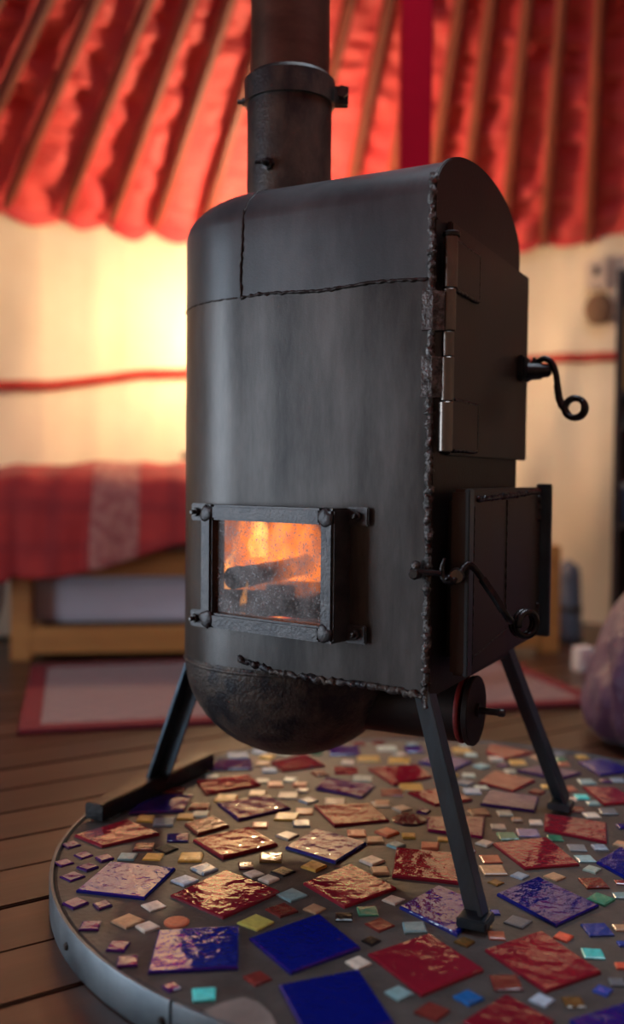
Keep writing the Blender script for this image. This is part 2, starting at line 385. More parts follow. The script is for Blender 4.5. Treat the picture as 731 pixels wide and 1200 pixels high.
TC = dict(red=((.200, .010, .023), .06, 1), blue=((.004, .008, .155), .06, 1), indigo=((.018, .008, .11), .08, 1), purple=((.040, .008, .095), .07, 1),
          magenta=((.15, .006, .045), .10, 1), brick=((.125, .020, .016), .22, 0), mustard=((.42, .25, .045), .30, 0), gold=((.12, .065, .018), .15, 0),
          tan=((.36, .22, .12), .30, 0), cream=((.46, .41, .33), .35, 0), aqua=((.17, .31, .32), .28, 0), mint=((.33, .40, .33), .30, 0),
          turquoise=((.05, .52, .50), .22, 0), black=((.009, .008, .008), .22, 0), green=((.045, .19, .11), .18, 0), slate=((.13, .155, .17), .30, 0),
          ice=((.30, .38, .45), .22, 0), coral=((.38, .105, .055), .28, 0), orange=((.52, .085, .045), .22, 0), lime=((.36, .34, .075), .32, 0),
          lilac=((.15, .13, .25), .20, 0), cobalt=((.025, .055, .27), .12, 0), azure=((.012, .09, .27), .15, 0), glass=((.040, .018, .022), .08, 0))
TM = {}
for k, (c, r, big) in TC.items():
    TM[k] = mat(k + '_tile', c, r, tuple(min(1, x * (1.12 if big else 1.5)) for x in c), 30 if big else 120, bump=.30 if big else .22,
                bscale=48 if big else 70, vary=.12 if big else .22, bdist=.006, coat=0, spec=1.0 if big else .6, detail=4)
BIG_TILES = [
    ('red', [(87.1, 980.9), (119.2, 994.4), (186.7, 979.2), (149.4, 963.1)]),
    ('blue', [(88.9, 1046.7), (170.0, 1055.6), (205.6, 1020.1), (129.8, 1012.2)]),
    ('blue', [(172.3, 1143.1), (279.0, 1138.2), (280.4, 1088.4), (186.0, 1093.3)]),
    ('indigo', [(150.8, 955.2), (215.1, 952.5), (226.0, 933.4), (176.8, 932.0)]),
    ('red', [(226.8, 985.9), (262.4, 1007.7), (325.3, 991.3), (292.5, 970.8)]),
    ('red', [(199.7, 1051.5), (259.9, 1078.0), (326.9, 1047.4), (265.3, 1022.7)]),
    ('purple', [(255.6, 943.4), (280.2, 962.6), (340.4, 948.9), (315.8, 933.9)]),
    ('red', [(229.6, 917.5), (240.5, 932.5), (304.8, 921.6), (291.1, 910.6)]),
    ('purple', [(244.6, 903.8), (296.6, 902.4), (293.9, 891.5), (255.6, 892.8)]),
    ('red', [(318.5, 895.6), (332.2, 905.1), (381.4, 898.3), (356.8, 886.0)]),
    ('purple', [(369.8, 925.8), (425.0, 936.5), (439.2, 922.2), (382.3, 913.4)]),
    ('red', [(368.0, 947.1), (392.9, 969.6), (455.2, 963.1), (433.8, 943.6)]),
    ('blue', [(333.2, 995.2), (392.9, 1012.9), (430.3, 989.8), (369.8, 973.1)]),
    ('red', [(355.6, 1037.8), (401.8, 1065.6), (463.4, 1043.2), (410.7, 1014.7)]),
    ('blue', [(293.4, 1101.9), (341.4, 1143.5), (421.4, 1114.3), (373.4, 1075.2)]),
    ('red', [(431.5, 902.4), (461.6, 921.6), (506.7, 912.0), (487.6, 898.3)]),
    ('red', [(458.8, 1028.3), (536.8, 1037.8), (531.3, 1002.3), (464.3, 995.4)]),
    ('magenta', [(499.9, 974.9), (565.5, 983.1), (566.9, 959.9), (501.2, 959.9)]),
    ('red', [(560.0, 918.5), (599.8, 929.0), (626.7, 916.1), (578.7, 905.6)]),
    ('purple', [(562.3, 944.2), (625.5, 952.4), (630.2, 936.0), (574.0, 927.8)]),
    ('red', [(569.4, 883.4), (590.4, 891.6), (623.2, 883.4), (574.0, 874.0)]),
    ('purple', [(604.4, 904.4), (653.6, 915.0), (681.6, 908.0), (637.2, 898.6)]),
    ('red', [(638.4, 955.9), (637.2, 974.6), (710.9, 989.8), (709.7, 966.4)]),
    ('red', [(577.5, 991.0), (615.0, 1020.2), (678.1, 1015.6), (640.7, 984.0)]),
    ('blue', [(581.6, 1050.1), (651.4, 1087.6), (700.6, 1063.8), (629.5, 1030.9)]),
    ('red', [(566.6, 1115.8), (640.4, 1164.5), (704.7, 1141.8), (635.0, 1093.9)]),
    ('brick', [(216, 967), (231, 980), (269, 970), (250, 958)]),
    ('blue', [(326, 1159), (362, 1225), (463, 1203), (421, 1140)]),
    ('red', [(432, 1121), (494.6, 1169), (567, 1140), (503, 1097)]),
    ('red', [(477, 930), (510, 945), (553, 939), (520, 926)]),
    ('blue', [(490, 895), (531, 904), (553, 894), (515, 886)]),
    ('blue', [(677, 895), (703, 910), (745, 905), (705, 891)]),
    ('red', [(682, 924), (708, 945), (748, 942), (722, 925)]),
    ('blue', [(699, 1013), (740, 1035), (768, 1012), (728, 996)]),
    ('blue', [(468, 1065), (535, 1099), (572, 1066), (514, 1040)]),
    ('red', [(542, 1201), (600, 1240), (649, 1200), (592.6, 1168)]),
    ('blue', [(668, 1199), (700, 1230), (770, 1205), (731, 1179)]),
]
SMALL_TILES = [
    (83.6, 990.9, 24.9, 'd', 'purple'), (97.8, 1003.0, 24.9, 'd', 'purple'), (74.7, 1011.9, 26.7, 'd', 'purple'), (122.7, 1006.9, 24.9, 'd', 'purple'),
    (103.1, 1017.6, 26.7, 'd', 'purple'), (84.7, 1028.2, 30.2, 'd', 'purple'), (88.2, 1059.9, 32.0, 'd', 'purple'), (120.2, 1061.7, 26.7, 'd', 'purple'),
    (106.0, 1086.2, 24.9, 's', 'purple'), (138.0, 1111.1, 25.6, 's', 'purple'), (149.4, 1128.5, 26.7, 's', 'purple'), (201.0, 1158.8, 24.9, 'd', 'purple'),
    (149.4, 1005.1, 21.3, 's', 'aqua'), (179.6, 1004.8, 22.1, 's', 'mustard'), (194.9, 995.9, 30.2, 'd', 'black'), (223.0, 1005.8, 27.7, 's', 'mustard'),
    (208.1, 982.7, 28.5, 's', 'indigo'), (170.7, 960.7, 21.3, 's', 'mustard'), (192.1, 964.9, 27.0, 's', 'slate'), (217.7, 957.8, 22.1, 's', 'mustard'),
    (235.5, 955.3, 19.6, 's', 'mint'), (236.5, 946.4, 21.3, 's', 'brick'), (168.9, 993.4, 24.9, 's', 'brick'), (216.3, 1033.2, 33.8, 'd', 'ice'),
    (239.0, 1019.3, 33.8, 'd', 'cream'), (180.3, 1062.7, 32.7, 'd', 'cream'), (149.4, 1080.5, 40.9, 'd', 'tan'), (172.5, 1087.6, 30.2, 'd', 'cream'),
    (207.0, 1081.6, 30.2, 'o', 'coral'), (239.0, 1167.7, 30.2, 's', 'turquoise'), (204.5, 927.6, 24.9, 's', 'brick'), (265.1, 936.6, 27.4, 's', 'mustard'),
    (232.3, 946.2, 21.9, 's', 'brick'), (233.7, 955.2, 19.2, 's', 'aqua'), (304.8, 968.1, 20.5, 's', 'coral'), (336.3, 980.4, 29.5, 'd', 'cream'),
    (317.1, 1006.4, 28.7, 's', 'gold'), (226.8, 1006.4, 23.3, 's', 'mustard'), (288.4, 1016.0, 19.2, 's', 'brick'), (240.5, 1020.1, 32.8, 'd', 'ice'),
    (296.6, 1025.0, 26.0, 'd', 'cream'), (314.4, 1031.8, 26.0, 'd', 'cream'), (331.6, 1022.2, 31.5, 'd', 'black'), (367.7, 1016.5, 33.4, 'd', 'mustard'),
    (336.3, 957.9, 28.7, 's', 'mustard'), (356.8, 951.7, 21.9, 's', 'coral'), (352.7, 966.2, 21.3, 's', 'slate'), (337.6, 933.3, 25.2, 's', 'cream'),
    (302.1, 930.6, 20.5, 's', 'tan'), (322.6, 920.2, 19.2, 's', 'coral'), (351.3, 920.7, 17.8, 's', 'coral'), (354.6, 927.6, 15.0, 's', 'cream'),
    (340.4, 914.7, 16.4, 's', 'mint'), (307.6, 916.1, 16.4, 's', 'mint'), (315.8, 903.8, 19.2, 's', 'ice'), (307.6, 895.6, 19.2, 's', 'tan'),
    (304.8, 881.3, 19.2, 's', 'ice'), (278.8, 886.0, 26.0, 's', 'ice'), (248.7, 910.6, 16.4, 's', 'mint'), (392.4, 940.7, 26.0, 's', 'cream'),
    (406.0, 903.8, 30.1, 's', 'red'), (417.8, 977.4, 24.2, 's', 'coral'), (453.4, 976.7, 30.2, 'd', 'coral'), (439.2, 985.6, 22.1, 's', 'tan'),
    (464.1, 991.6, 24.2, 'd', 'aqua'), (435.6, 1010.1, 32.0, 'd', 'cream'), (444.5, 1021.8, 22.1, 's', 'tan'), (446.3, 943.6, 21.3, 's', 'cream'),
    (341.4, 1050.3, 39.1, 'd', 'aqua'), (330.7, 1068.1, 40.9, 'd', 'brick'), (368.8, 1066.3, 29.2, 'd', 'tan'), (402.9, 1076.3, 22.1, 's', 'black'),
    (430.3, 1069.1, 26.3, 's', 'green'), (444.5, 1084.8, 38.4, 'd', 'brick'), (434.9, 1103.6, 25.6, 'd', 'black'), (485.4, 1088.7, 28.5, 's', 'aqua'),
    (460.5, 1055.6, 28.5, 'd', 'cream'), (300.5, 1082.3, 45.5, 'd', 'lime'), (302.2, 1148.1, 35.6, 'd', 'brick'), (419.6, 1129.6, 32.7, 'd', 'cream'),
    (466.6, 1165.2, 34.9, 'd', 'aqua'), (458.7, 929.4, 28.5, 's', 'brick'), (481.9, 923.3, 28.5, 's', 'mustard'), (432.1, 890.2, 28.5, 's', 'mustard'),
    (467.6, 892.7, 28.5, 's', 'mustard'), (453.4, 877.8, 24.9, 's', 'mint'), (485.4, 879.6, 24.9, 's', 'blue'), (403.6, 881.3, 39.1, 's', 'indigo'),
    (447.9, 942.1, 19.2, 's', 'tan'), (519.0, 984.5, 13.7, 's', 'mustard'), (504.0, 992.7, 21.9, 's', 'coral'), (575.1, 1007.7, 26.0, 's', 'coral'),
    (577.8, 1020.9, 30.1, 's', 'tan'), (580.6, 1035.1, 20.5, 'd', 'gold'), (561.4, 953.0, 24.1, 's', 'brick'), (591.5, 954.4, 17.8, 's', 'mint'),
    (553.2, 928.4, 21.9, 's', 'ice'), (549.1, 909.2, 16.4, 's', 'mint'), (564.2, 924.3, 16.4, 's', 'mint'), (540.9, 880.5, 21.9, 's', 'mustard'),
    (551.8, 885.2, 15.0, 's', 'mint'), (424.6, 913.4, 24.6, 's', 'mint'), (479.3, 961.2, 41.0, 'o', 'glass'), (618.5, 977.0, 26.9, 's', 'lilac'),
    (595.1, 981.6, 24.6, 's', 'green'), (650.1, 982.8, 19.9, 's', 'green'), (685.1, 1007.4, 22.2, 's', 'aqua'), (675.8, 994.5, 22.2, 's', 'slate'),
    (693.3, 1020.2, 23.4, 'd', 'mint'), (650.1, 1028.4, 26.9, 'd', 'tan'), (609.1, 1027.3, 23.4, 'd', 'ice'), (695.7, 1036.6, 30.4, 's', 'brick'),
    (712.0, 952.4, 22.2, 's', 'slate'), (677.0, 950.1, 18.7, 's', 'brick'), (693.3, 957.1, 18.7, 's', 'cream'), (681.6, 934.9, 17.5, 's', 'turquoise'),
    (668.8, 937.7, 15.2, 's', 'cream'), (694.5, 942.3, 15.2, 's', 'aqua'), (665.3, 925.5, 18.7, 's', 'coral'), (687.5, 917.3, 19.9, 's', 'aqua'),
    (723.7, 915.0, 16.4, 's', 'ice'), (709.7, 916.1, 13.6, 's', 'purple'), (660.6, 896.3, 14.0, 's', 'coral'), (606.8, 894.6, 19.9, 's', 'mustard'),
    (597.4, 904.4, 14.0, 's', 'mint'), (581.1, 890.4, 17.5, 's', 'cream'), (728.9, 969.9, 14.0, 's', 'blue'), (702.7, 994.5, 17.5, 's', 'ice'),
    (627.8, 965.3, 16.4, 's', 'cream'), (583.4, 969.9, 18.7, 's', 'cream'), (605.6, 961.8, 12.9, 's', 'tan'), (681.6, 888.1, 14.0, 's', 'mustard'),
    (606.2, 1081.6, 36.9, 'd', 'slate'), (581.6, 1098.0, 20.5, 's', 'coral'), (659.6, 1099.3, 26.0, 'd', 'orange'), (699.8, 1091.1, 34.2, 's', 'cobalt'),
    (694.3, 1118.5, 26.0, 's', 'turquoise'), (703.4, 1055.6, 35.6, 'd', 'green'), (726.6, 1088.4, 16.4, 's', 'tan'), (726.6, 1050.6, 17.8, 's', 'aqua'),
    (729.4, 1107.6, 12.3, 's', 'cobalt'), (728.0, 1133.5, 15.0, 's', 'orange'), (706.1, 1162.3, 26.8, 'd', 'cobalt'), (671.9, 1176.0, 26.0, 's', 'gold'),
    (635.0, 1173.8, 31.5, 'd', 'ice'), (592.6, 1153.5, 36.9, 's', 'brick'), (548.8, 1171.3, 36.9, 'd', 'azure'), (722.5, 1152.7, 18.6, 's', 'slate'),
    (544.7, 1105.4, 26.0, 'd', 'gold'), (580.2, 1070.6, 11.5, 's', 'cobalt'), (726.6, 1035.0, 13.7, 's', 'red'), (507, 1187, 46, 'd', 'brick'),
]
def tile(poly, h, key, top=DZ):
    n = len(poly); c = sum((Vector(p) for p in poly), Vector()) / n
    bot = [Vector((p[0], p[1], top - .002)) for p in poly]
    mid = [Vector((p[0], p[1], top + h * .65)) for p in poly]
    tp = []
    for p in poly:
        d = Vector((c.x - p[0], c.y - p[1], 0)); tp.append(Vector((p[0], p[1], top + h)) + d.normalized() * min(.0022, d.length * .2))
    tilt = Vector((random.uniform(-.012, .012), random.uniform(-.012, .012)))
    for q in tp: q.z += tilt.x * (q.x - c.x) + tilt.y * (q.y - c.y)
    return MB().rings([bot, mid, tp]).build('tile', TM[key], hearth)
placed = []
def centre(poly):
    c = sum((Vector(p) for p in poly), Vector()) / len(poly); return c, max((Vector(p) - c).length for p in poly)
for key, q in BIG_TILES:
    poly = [on_z(x, y, DZ) for x, y in q]
    poly = [Vector((p.x + random.uniform(-.0012, .0012), p.y + random.uniform(-.0012, .0012), 0)) for p in poly]
    tile(poly, .0042, key); placed.append(centre(poly))
vx = Vector((RT.x, RT.y, 0)).normalized(); vy = Vector((FW.x, FW.y, 0)).normalized()
for x, y, w, t, key in SMALL_TILES:
    c = on_z(x, y, DZ); c.z = 0; depth = (c - CAM).dot(FW); wid = w * depth / F_PX
    if t == 'o':
        poly = [c + (vx * math.cos(k * math.pi / 8) + vy * math.sin(k * math.pi / 8)) * wid / 2 * (1 + .04 * nz((x, k, 0))) for k in range(16)]
    else:
        half = wid / 2 * (.96 if t == 'd' else 1.28)
        a0 = (0 if t == 'd' else math.pi / 4) + random.uniform(-.13, .13)
        poly = [c + (vx * math.cos(a0 + k * math.pi / 2) + vy * math.sin(a0 + k * math.pi / 2)) * half * (1 + random.uniform(-.06, .06)) for k in range(4)]
    tile(poly, random.uniform(.0020, .0036), key); placed.append(centre(poly))
# loose fill of small tiles over the far and hidden parts of the disc
fill_keys = ['mustard', 'mint', 'coral', 'aqua', 'ice', 'brick', 'tan', 'purple', 'cream', 'green', 'slate']
feet = ((.337, -.216, 0), (.337, .216, 0))
def in_frame(c, mg=0):
    d = c + Vector((0, 0, DZ)) - CAM; z = d.dot(FW); x = 365.5 + F_PX * d.dot(RT) / z; y = 600 - F_PX * d.dot(UP) / z
    return -mg < x < 731 + mg and y < 1200 + mg
def scatter(count, smin, smax, keys, h, ok, edge):
    made = 0
    for tries in range(6000):
        if made >= count: break
        a = random.uniform(0, 2 * math.pi); r = (DR - edge) * math.sqrt(random.random()); s = random.uniform(smin, smax)
        c = DC + Vector((r * math.cos(a), r * math.sin(a), 0))
        if not ok(c) or any((c - p).length < s + q * .82 + .004 for p, q in placed) or any((c - Vector(f)).length < .04 for f in feet): continue
        a0 = random.uniform(0, 1.5)
        poly = [c + Vector((math.cos(a0 + k * math.pi / 2), math.sin(a0 + k * math.pi / 2), 0)) * s for k in range(4)]
        tile(poly, h, random.choice(keys)); placed.append((c, s)); made += 1
scatter(20, .042, .048, ['red', 'red', 'blue', 'purple', 'blue'], .0042, lambda c: not in_frame(c, 45), .058)
scatter(45, .012, .018, fill_keys, .003, lambda c: in_frame(c) and (c - CAM).dot(FW) > 1.32, .03)
scatter(45, .012, .018, fill_keys, .003, lambda c: not in_frame(c, 14), .03)
pp = [on_z(x, y, DZ) for x, y in ((238, 1186), (262, 1176), (285, 1170), (303, 1176), (318, 1190), (325, 1206), (300, 1216), (262, 1206))]
MB().rings([[Vector((p.x, p.y, DZ - .002)) for p in pp], [Vector((p.x, p.y, DZ + .0015)) for p in pp]]).build('mortar_patch', patch_mat, hearth)

# ------------------------------------------------------------------ the stove
A, W, R, ZB, ZT, ZS, ZTOP = .265, .1817, .1572, .2868, .764, .860, .931
stove = thing('wood_stove', (.10, 0, DZ), 'black welded steel wood stove with a lit fire window and three splayed legs', 'stove')
UZ = Vector((0, 0, 1))

def u_ring(z, s, x_front=A):
    pts = []
    ns = 10
    for k in range(ns): t = k / ns; pts.append((x_front * (1 - t), -(W + (R - W) * t) * s))
    for k in range(41): q = -math.pi / 2 - math.pi * k / 40; pts.append((R * s * math.cos(q), R * s * math.sin(q)))
    for k in range(1, ns + 1): t = k / ns; pts.append((x_front * t, (R + (W - R) * t) * s))
    out = []
    for x, y in pts:
        d = .0012 * nz((x * 9, y * 9, z * 9))
        out.append(Vector((x, y + d * (1 if y > 0 else -1), z)))
    return out
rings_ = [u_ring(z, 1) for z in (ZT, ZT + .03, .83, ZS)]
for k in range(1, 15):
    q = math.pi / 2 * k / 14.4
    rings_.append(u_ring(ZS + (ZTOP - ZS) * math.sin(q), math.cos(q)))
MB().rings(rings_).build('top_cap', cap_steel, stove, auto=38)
body = MB().rings([u_ring(z, 1) for z in (ZB, ZB + .01, .31, .36, .42, .48, .54, .60, .66, .72, ZT - .004, ZT)]).build('body', steel, stove, auto=38)

# firebox hollow behind the window
WA = math.radians(11); WN = Vector((-math.sin(WA), -math.cos(WA), 0)); WT = Vector((math.cos(WA), -math.sin(WA), 0))
WC = Vector((.045, -.178, 0)); WO = .008                     # frame face stands WO in front of WC
def wp(s, z, d=0.0): return WC + WT * s + WN * (WO + d) + Vector((0, 0, z))     # d: metres out from the frame face
def inner(z): return [Vector((max(-1, (p.x - .0) * .94 - .004), p.y * .93, z)) for p in u_ring(z, 1)]
cut = MB().rings([inner(z) for z in (.315, .46, .62)]).build('cutter', soot)
cut2 = MB().box(wp(.009, .421, -.045), (.182, .095, .140), (WT, WN, UZ)).build('cutter', soot)
body.data.materials.append(soot)
md = body.modifiers.new('hollow', 'BOOLEAN'); md.operation = 'DIFFERENCE'; md.object = cut; md.solver = 'EXACT'
md2 = body.modifiers.new('opening', 'BOOLEAN'); md2.operation = 'DIFFERENCE'; md2.object = cut2; md2.solver = 'EXACT'
for m_ in (md, md2):
    try: m_.material_mode = 'TRANSFER'
    except Exception: pass
bpy.context.view_layer.update()
dg = bpy.context.evaluated_depsgraph_get()
new = bpy.data.meshes.new_from_object(body.evaluated_get(dg)); body.modifiers.clear(); body.data = new; new.name = 'body'
new.shade_smooth(); new.set_sharp_from_angle(angle=math.radians(38))
bpy.data.objects.remove(cut); bpy.data.objects.remove(cut2)

# bottle end hanging below the body
prof = [(R - .0005, .34), (R - .0005, .292)] + [(R * math.cos(q), .292 - .010 - .142 * math.sin(q)) for q in [math.pi / 2 * k / 13 for k in range(13)]] + [(.004, .140)]
MB().lathe([(r, h) for r, h in prof][::-1], (0, 0, 0), seg=56).build('bottle_end', steel_rough, stove, auto=40)
MB().lathe([(R + .0003, .277), (R + .0016, .2785), (R + .0016, .2805), (R + .0003, .282)], seg=56, cap0=False, cap1=False).build('bottle_seam', steel_rough, stove, smooth=True)

# flat front plate with arched top
poly = [(-W - .003, ZB - .006)]
poly += [(-W - .003, ZS)] + [(-(W + .003) * math.cos(q), ZS + (ZTOP + .004 - ZS) * math.sin(q)) for q in [math.pi * k / 28 for k in range(1, 28)]] + [(W + .003, ZS)]
poly += [(W + .003, ZB - .010)]
MB().rings([[Vector((x, y, z)) for y, z in poly] for x in (A - .001, A + .005)]).build('front_plate', steel_dark, stove, bevel=.0012)

def bead(path, r, amp=.35, seed=0, name='weld_bead', step=.0022, seg=9, mt=None):
    path = [Vector(p) for p in path]; out = []
    for p, q in zip(path, path[1:]):
        n = max(1, int((q - p).length / step)); out += [p.lerp(q, k / n) for k in range(n)]
    out.append(path[-1])
    out = [p + Vector((nz((i * .31, seed, 1)), nz((i * .31, seed, 5)), nz((i * .31, seed, 9)))) * r * .55 for i, p in enumerate(out)]
    m = MB().tube(out, lambda i, n: r * (1 + amp * 1.2 * nz((i * .33, seed, 2))), seg)
    m.v = [tuple(Vector(v) + noise.noise_vector(Vector(v) * 330) * r * amp * .9 + noise.noise_vector(Vector(v) * 120) * r * amp) for v in m.v]
    return m.build(name, mt or weld_mat, stove, smooth=True)
bead([(A, -W - .001, z / 100) for z in range(27, 89, 4)] + [(A, -W + .006, ZS + .022)], .0044, .6, 1)
bead([(A - .002, W + .001, z / 100) for z in range(28, 87, 6)], .004, .35, 2)
side = lambda x, z: (x, -(R + (W - R) * max(0, x) / A) - .0005, z)
bead([side(x, ZT + .0015 * math.sin(x * 40)) for x in [A - k * A / 12 for k in range(13)]], .0020, .5, 3, mt=steel_dark)
bead([(R * math.sin(-q) , -R * math.cos(q), ZT) for q in [1.5 * k / 12 for k in range(13)]], .0012, .4, 4, mt=steel_dark)
bead([(-.001, -R - .0005, ZT + .002), (-.0015, -R - .0005, .80), (.0, -R, .83), (.001, -R, ZS)] +
     [(.001, -R * math.cos(q), ZS + (ZTOP - ZS) * math.sin(q)) for q in (.2, .45, .7, .95)], .0016, .45, 5, mt=steel_dark)
bead([(A, -W, ZB - .004), side(.20, ZB), side(.12, ZB - .001), side(.06, ZB + .001), side(.02, ZB + .008), side(-.0, ZB + .012)], .0040, .5, 6, mt=steel_rough)

# fire window: frame of four bars, corner welds, tabs and bolts
wf = bpy.data.objects.new('fire_window', None); COL.objects.link(wf); wf.parent = stove; wf.location = wp(.008, .42) - origin_of(stove)
S0, S1, Z0, Z1 = -.101, .1145, .338, .4985; BW = .0195; DEP = .060
def wbar(p0, p1, wid, hgt, DEP=.026):
    c = (wp(*p0) + wp(*p1)) / 2 - WN * DEP / 2
    return MB().box(c, (wid, DEP, hgt), (WT, WN, UZ)).build('frame_bar', frame_steel, wf, bevel=.003)
wbar((S0, (Z0 + Z1) / 2), (S0 + BW, (Z0 + Z1) / 2), BW, Z1 - Z0)
wbar((S1 - BW, (Z0 + Z1) / 2), (S1, (Z0 + Z1) / 2), BW, Z1 - Z0, .042)
for z in (Z0 + BW / 2, Z1 - BW / 2): wbar((S0 + BW, z), (S1 - BW, z), S1 - S0 - 2 * BW, BW)
for s in (S0 + BW * .6, S1 - BW * .6):
    for z in (Z0 + BW * .6, Z1 - BW * .6):
        m = MB()
        # lens-shaped lump of weld on the mitre
        m.rings([[wp(s, z, d) + (WT * math.cos(t) + UZ * math.sin(t)) * (rad * (1 + .45 * nz((math.cos(t) * 2, math.sin(t) * 2, s * 50 + z * 31)))) for t in [2 * math.pi * i / 14 for i in range(14)]]
                 for rad, d in ((.0112, -.002), (.0106, .0005), (.0080, .0018), (.003, .0023))]).build('corner_weld', frame_steel, wf, smooth=True)
MB().box(wp((S0 + S1) / 2, (Z0 + Z1) / 2, -.012), (S1 - S0 - 2 * BW + .012, .004, Z1 - Z0 - 2 * BW + .012), (WT, WN, UZ)).build('glass_pane', glass_mat, wf)
def tab(s0, s1, z, d, name='tab'):
    c = (wp(s0, z, d) + wp(s1, z, d)) / 2
    o = MB().box(c, (abs(s1 - s0), .004, .0225), (WT, WN, UZ)).build(name, frame_steel, wf, bevel=.0016)
    return c, o
for (s0, s1, z, d, bs) in ((S0 - .024, S0 + .004, .488, -.010, S0 - .013), (S0 - .025, S0 + .004, .347, -.010, S0 - .014),
                           (S1 - .004, S1 + .028, .489, -.034, S1 + .014), (S1 - .004, S1 + .026, .3475, -.034, S1 + .013)):
    c, o = tab(s0, s1, z, d)
    p = wp(bs, z, d + .002)
    MB().lathe([(.0062, 0), (.0062, .0045), (.0052, .0055)], p, WN, 6).build('bolt_head', bolt_steel, o, bevel=.0006)
    MB().lathe([(.0032, .005), (.0032, .010), (.0022, .0115)], p, WN, 10).build('bolt_shank', bolt_steel, o)
    MB().tube([p - WN * .004, p - WN * (.020 if d > -.02 else .006)], .004, 8).build('spacer', bolt_steel, o)

# doors on the front plate
FX = A + .005
ud = bpy.data.objects.new('upper_door', None); COL.objects.link(ud); ud.parent = stove; ud.location = Vector((FX, .03, .563)) - origin_of(stove)
DY0, DY1, UZ0, UZ1 = -.150, .207, .563, .834
MB().box((FX + .0045, (DY0 + DY1) / 2, (UZ0 + UZ1) / 2), (.008, DY1 - DY0, UZ1 - UZ0)).build('door_panel', door_steel, ud, bevel=.0015)
HX, HY = FX + .012, -.1660
for k, (z0, z1, r) in enumerate(((.753, .812, .0085), (.704, .752, .0080), (.675, .703, .0070), (.624, .674, .0080), (.566, .623, .0085))):
    yk = HY - .0035 * (4 - k) * .0 - .012 * (.812 - (z0 + z1) / 2) / .25
    MB().lathe([(r - .001, z0), (r, z0 + .001), (r, z1 - .001), (r - .001, z1)], (HX, yk, 0), seg=20).build('hinge_knuckle', hinge_steel, ud, auto=40)
MB().lathe([(.0100, .812), (.0105, .8135), (.0105, .8165), (.0085, .8180)], (HX, HY, 0), seg=20).build('hinge_cap', wrought, ud, auto=40)
for z0, z1 in ((.756, .812), (.569, .627)):
    lf = MB().box((FX + .0105, (-.155 - .052) / 2, (z0 + z1) / 2), (.004, .103, z1 - z0)).build('hinge_leaf', door_steel, ud, bevel=.001)
    rw = lambda a, b, sd: None
    pts = [Vector((FX + .0105, -.145, z1)), Vector((FX + .0105, -.052, z1)), Vector((FX + .0105, -.052, z0)), Vector((FX + .0105, -.145, z0))]
    for i in range(3):
        n = 26; pp_ = [pts[i].lerp(pts[i + 1], k / n) + Vector((0, nz((k * .7, i, z0)), nz((k * .7, i, z1 + 4)))) * .0016 for k in range(n + 1)]
        MB().tube(pp_, lambda k, n: .0026 * (1 + .4 * nz((k * .9, 3, 1))), 6).build('leaf_weld', wrought, lf, smooth=True)
for z0, z1 in ((.704, .748), (.628, .674)):          # fixed leaves, buried in rough weld on the body corner
    rr = []
    for k in range(9):
        z = z0 + (z1 - z0) * k / 8
        rr.append([Vector((x, y + .0018 * nz((x * 200, z * 200, 1)), z + .003 * nz((x * 150, y * 150, k * 3)))) for x, y in
                   ((A - .010, -W - .001), (A - .009, -W - .007), (A + .004, -W - .0075), (HX - .002, HY - .014), (HX, HY - .004), (A + .006, -W + .010))])
    MB().rings(rr).build('hinge_lug', weld_mat, stove, auto=30)

def rod(path, r, seg=12): return MB().tube(smooth_path(path), r, seg)
def smooth_path(P, sub=6):
    P = [Vector(p) for p in P]; out = []
    for i in range(len(P) - 1):
        p0, p1, p2, p3 = P[max(i - 1, 0)], P[i], P[i + 1], P[min(i + 2, len(P) - 1)]
        for k in range(sub):
            t = k / sub
            out.append(.5 * ((2 * p1) + (p2 - p0) * t + (2 * p0 - 5 * p1 + 4 * p2 - p3) * t * t + (3 * p1 - p0 - 3 * p2 + p3) * t ** 3))
    out.append(P[-1]); return out
def coil(centre, axis, rad, r, turns, pitch, start=0, e=None):
    ax = Vector(axis).normalized(); e = (Vector(e) - ax * Vector(e).dot(ax)).normalized(); g = ax.cross(e); n = int(28 * turns)
    return [Vector(centre) + (e * math.cos(start + 2 * math.pi * k / 28) + g * math.sin(start + 2 * math.pi * k / 28)) * rad + ax * pitch * k / 28 for k in range(n + 1)]

# upper latch
HYP = .178
uh = bpy.data.objects.new('latch_handle', None); COL.objects.link(uh); uh.parent = stove; uh.location = Vector((FX + .01, HYP, .69)) - origin_of(stove)
MB().box((FX + .013, .166, .695), (.012, .040, .036)).build('latch_block', wrought, uh, bevel=.003)
MB().lathe([(.0155, 0), (.0155, .004), (.0125, .010), (.0125, .022), (.010, .026), (.0095, .034), (.006, .038)], (FX + .012, HYP, .692), (1, .1, .02), 18).build('pivot', wrought, uh, auto=40)
MB().tube([(FX + .022, HYP - .004, .700), (FX + .026, HYP, .712)], .0026, 8).build('split_pin', wrought, uh)
up = [on_plane(x, y, (0, 1, 0), HYP) for x, y in ((624, 431), (630, 424), (638, 420.5), (646, 425), (651, 437), (653, 451), (655, 466), (659, 477))]
cc = on_plane(673, 478, (0, 1, 0), HYP); cr_ = .0140
cl = coil(cc, (0, 1, 0), cr_, .004, 2.6, .0065, 0, e=Vector((-1, 0, -.35)))
if (cl[1] - cl[0]).dot(Vector((0, 0, -1))) < 0: cl = coil(cc + Vector((0, .012, 0)), (0, -1, 0), cr_, .004, 2.6, .0065, 0, e=Vector((-1, 0, -.35)))
MB().tube(smooth_path(up + cl[:1]) , lambda i, n: .0046, 10).build('handle_rod', wrought, uh, smooth=True)
MB().tube(cl, lambda i, n: .0046 if i < n - 3 else .0038, 10).build('handle_coil', wrought, uh, smooth=True)
MB().tube([up[5], up[6], up[7]], lambda i, n: .0056, 5).build('handle_twist', wrought, uh)

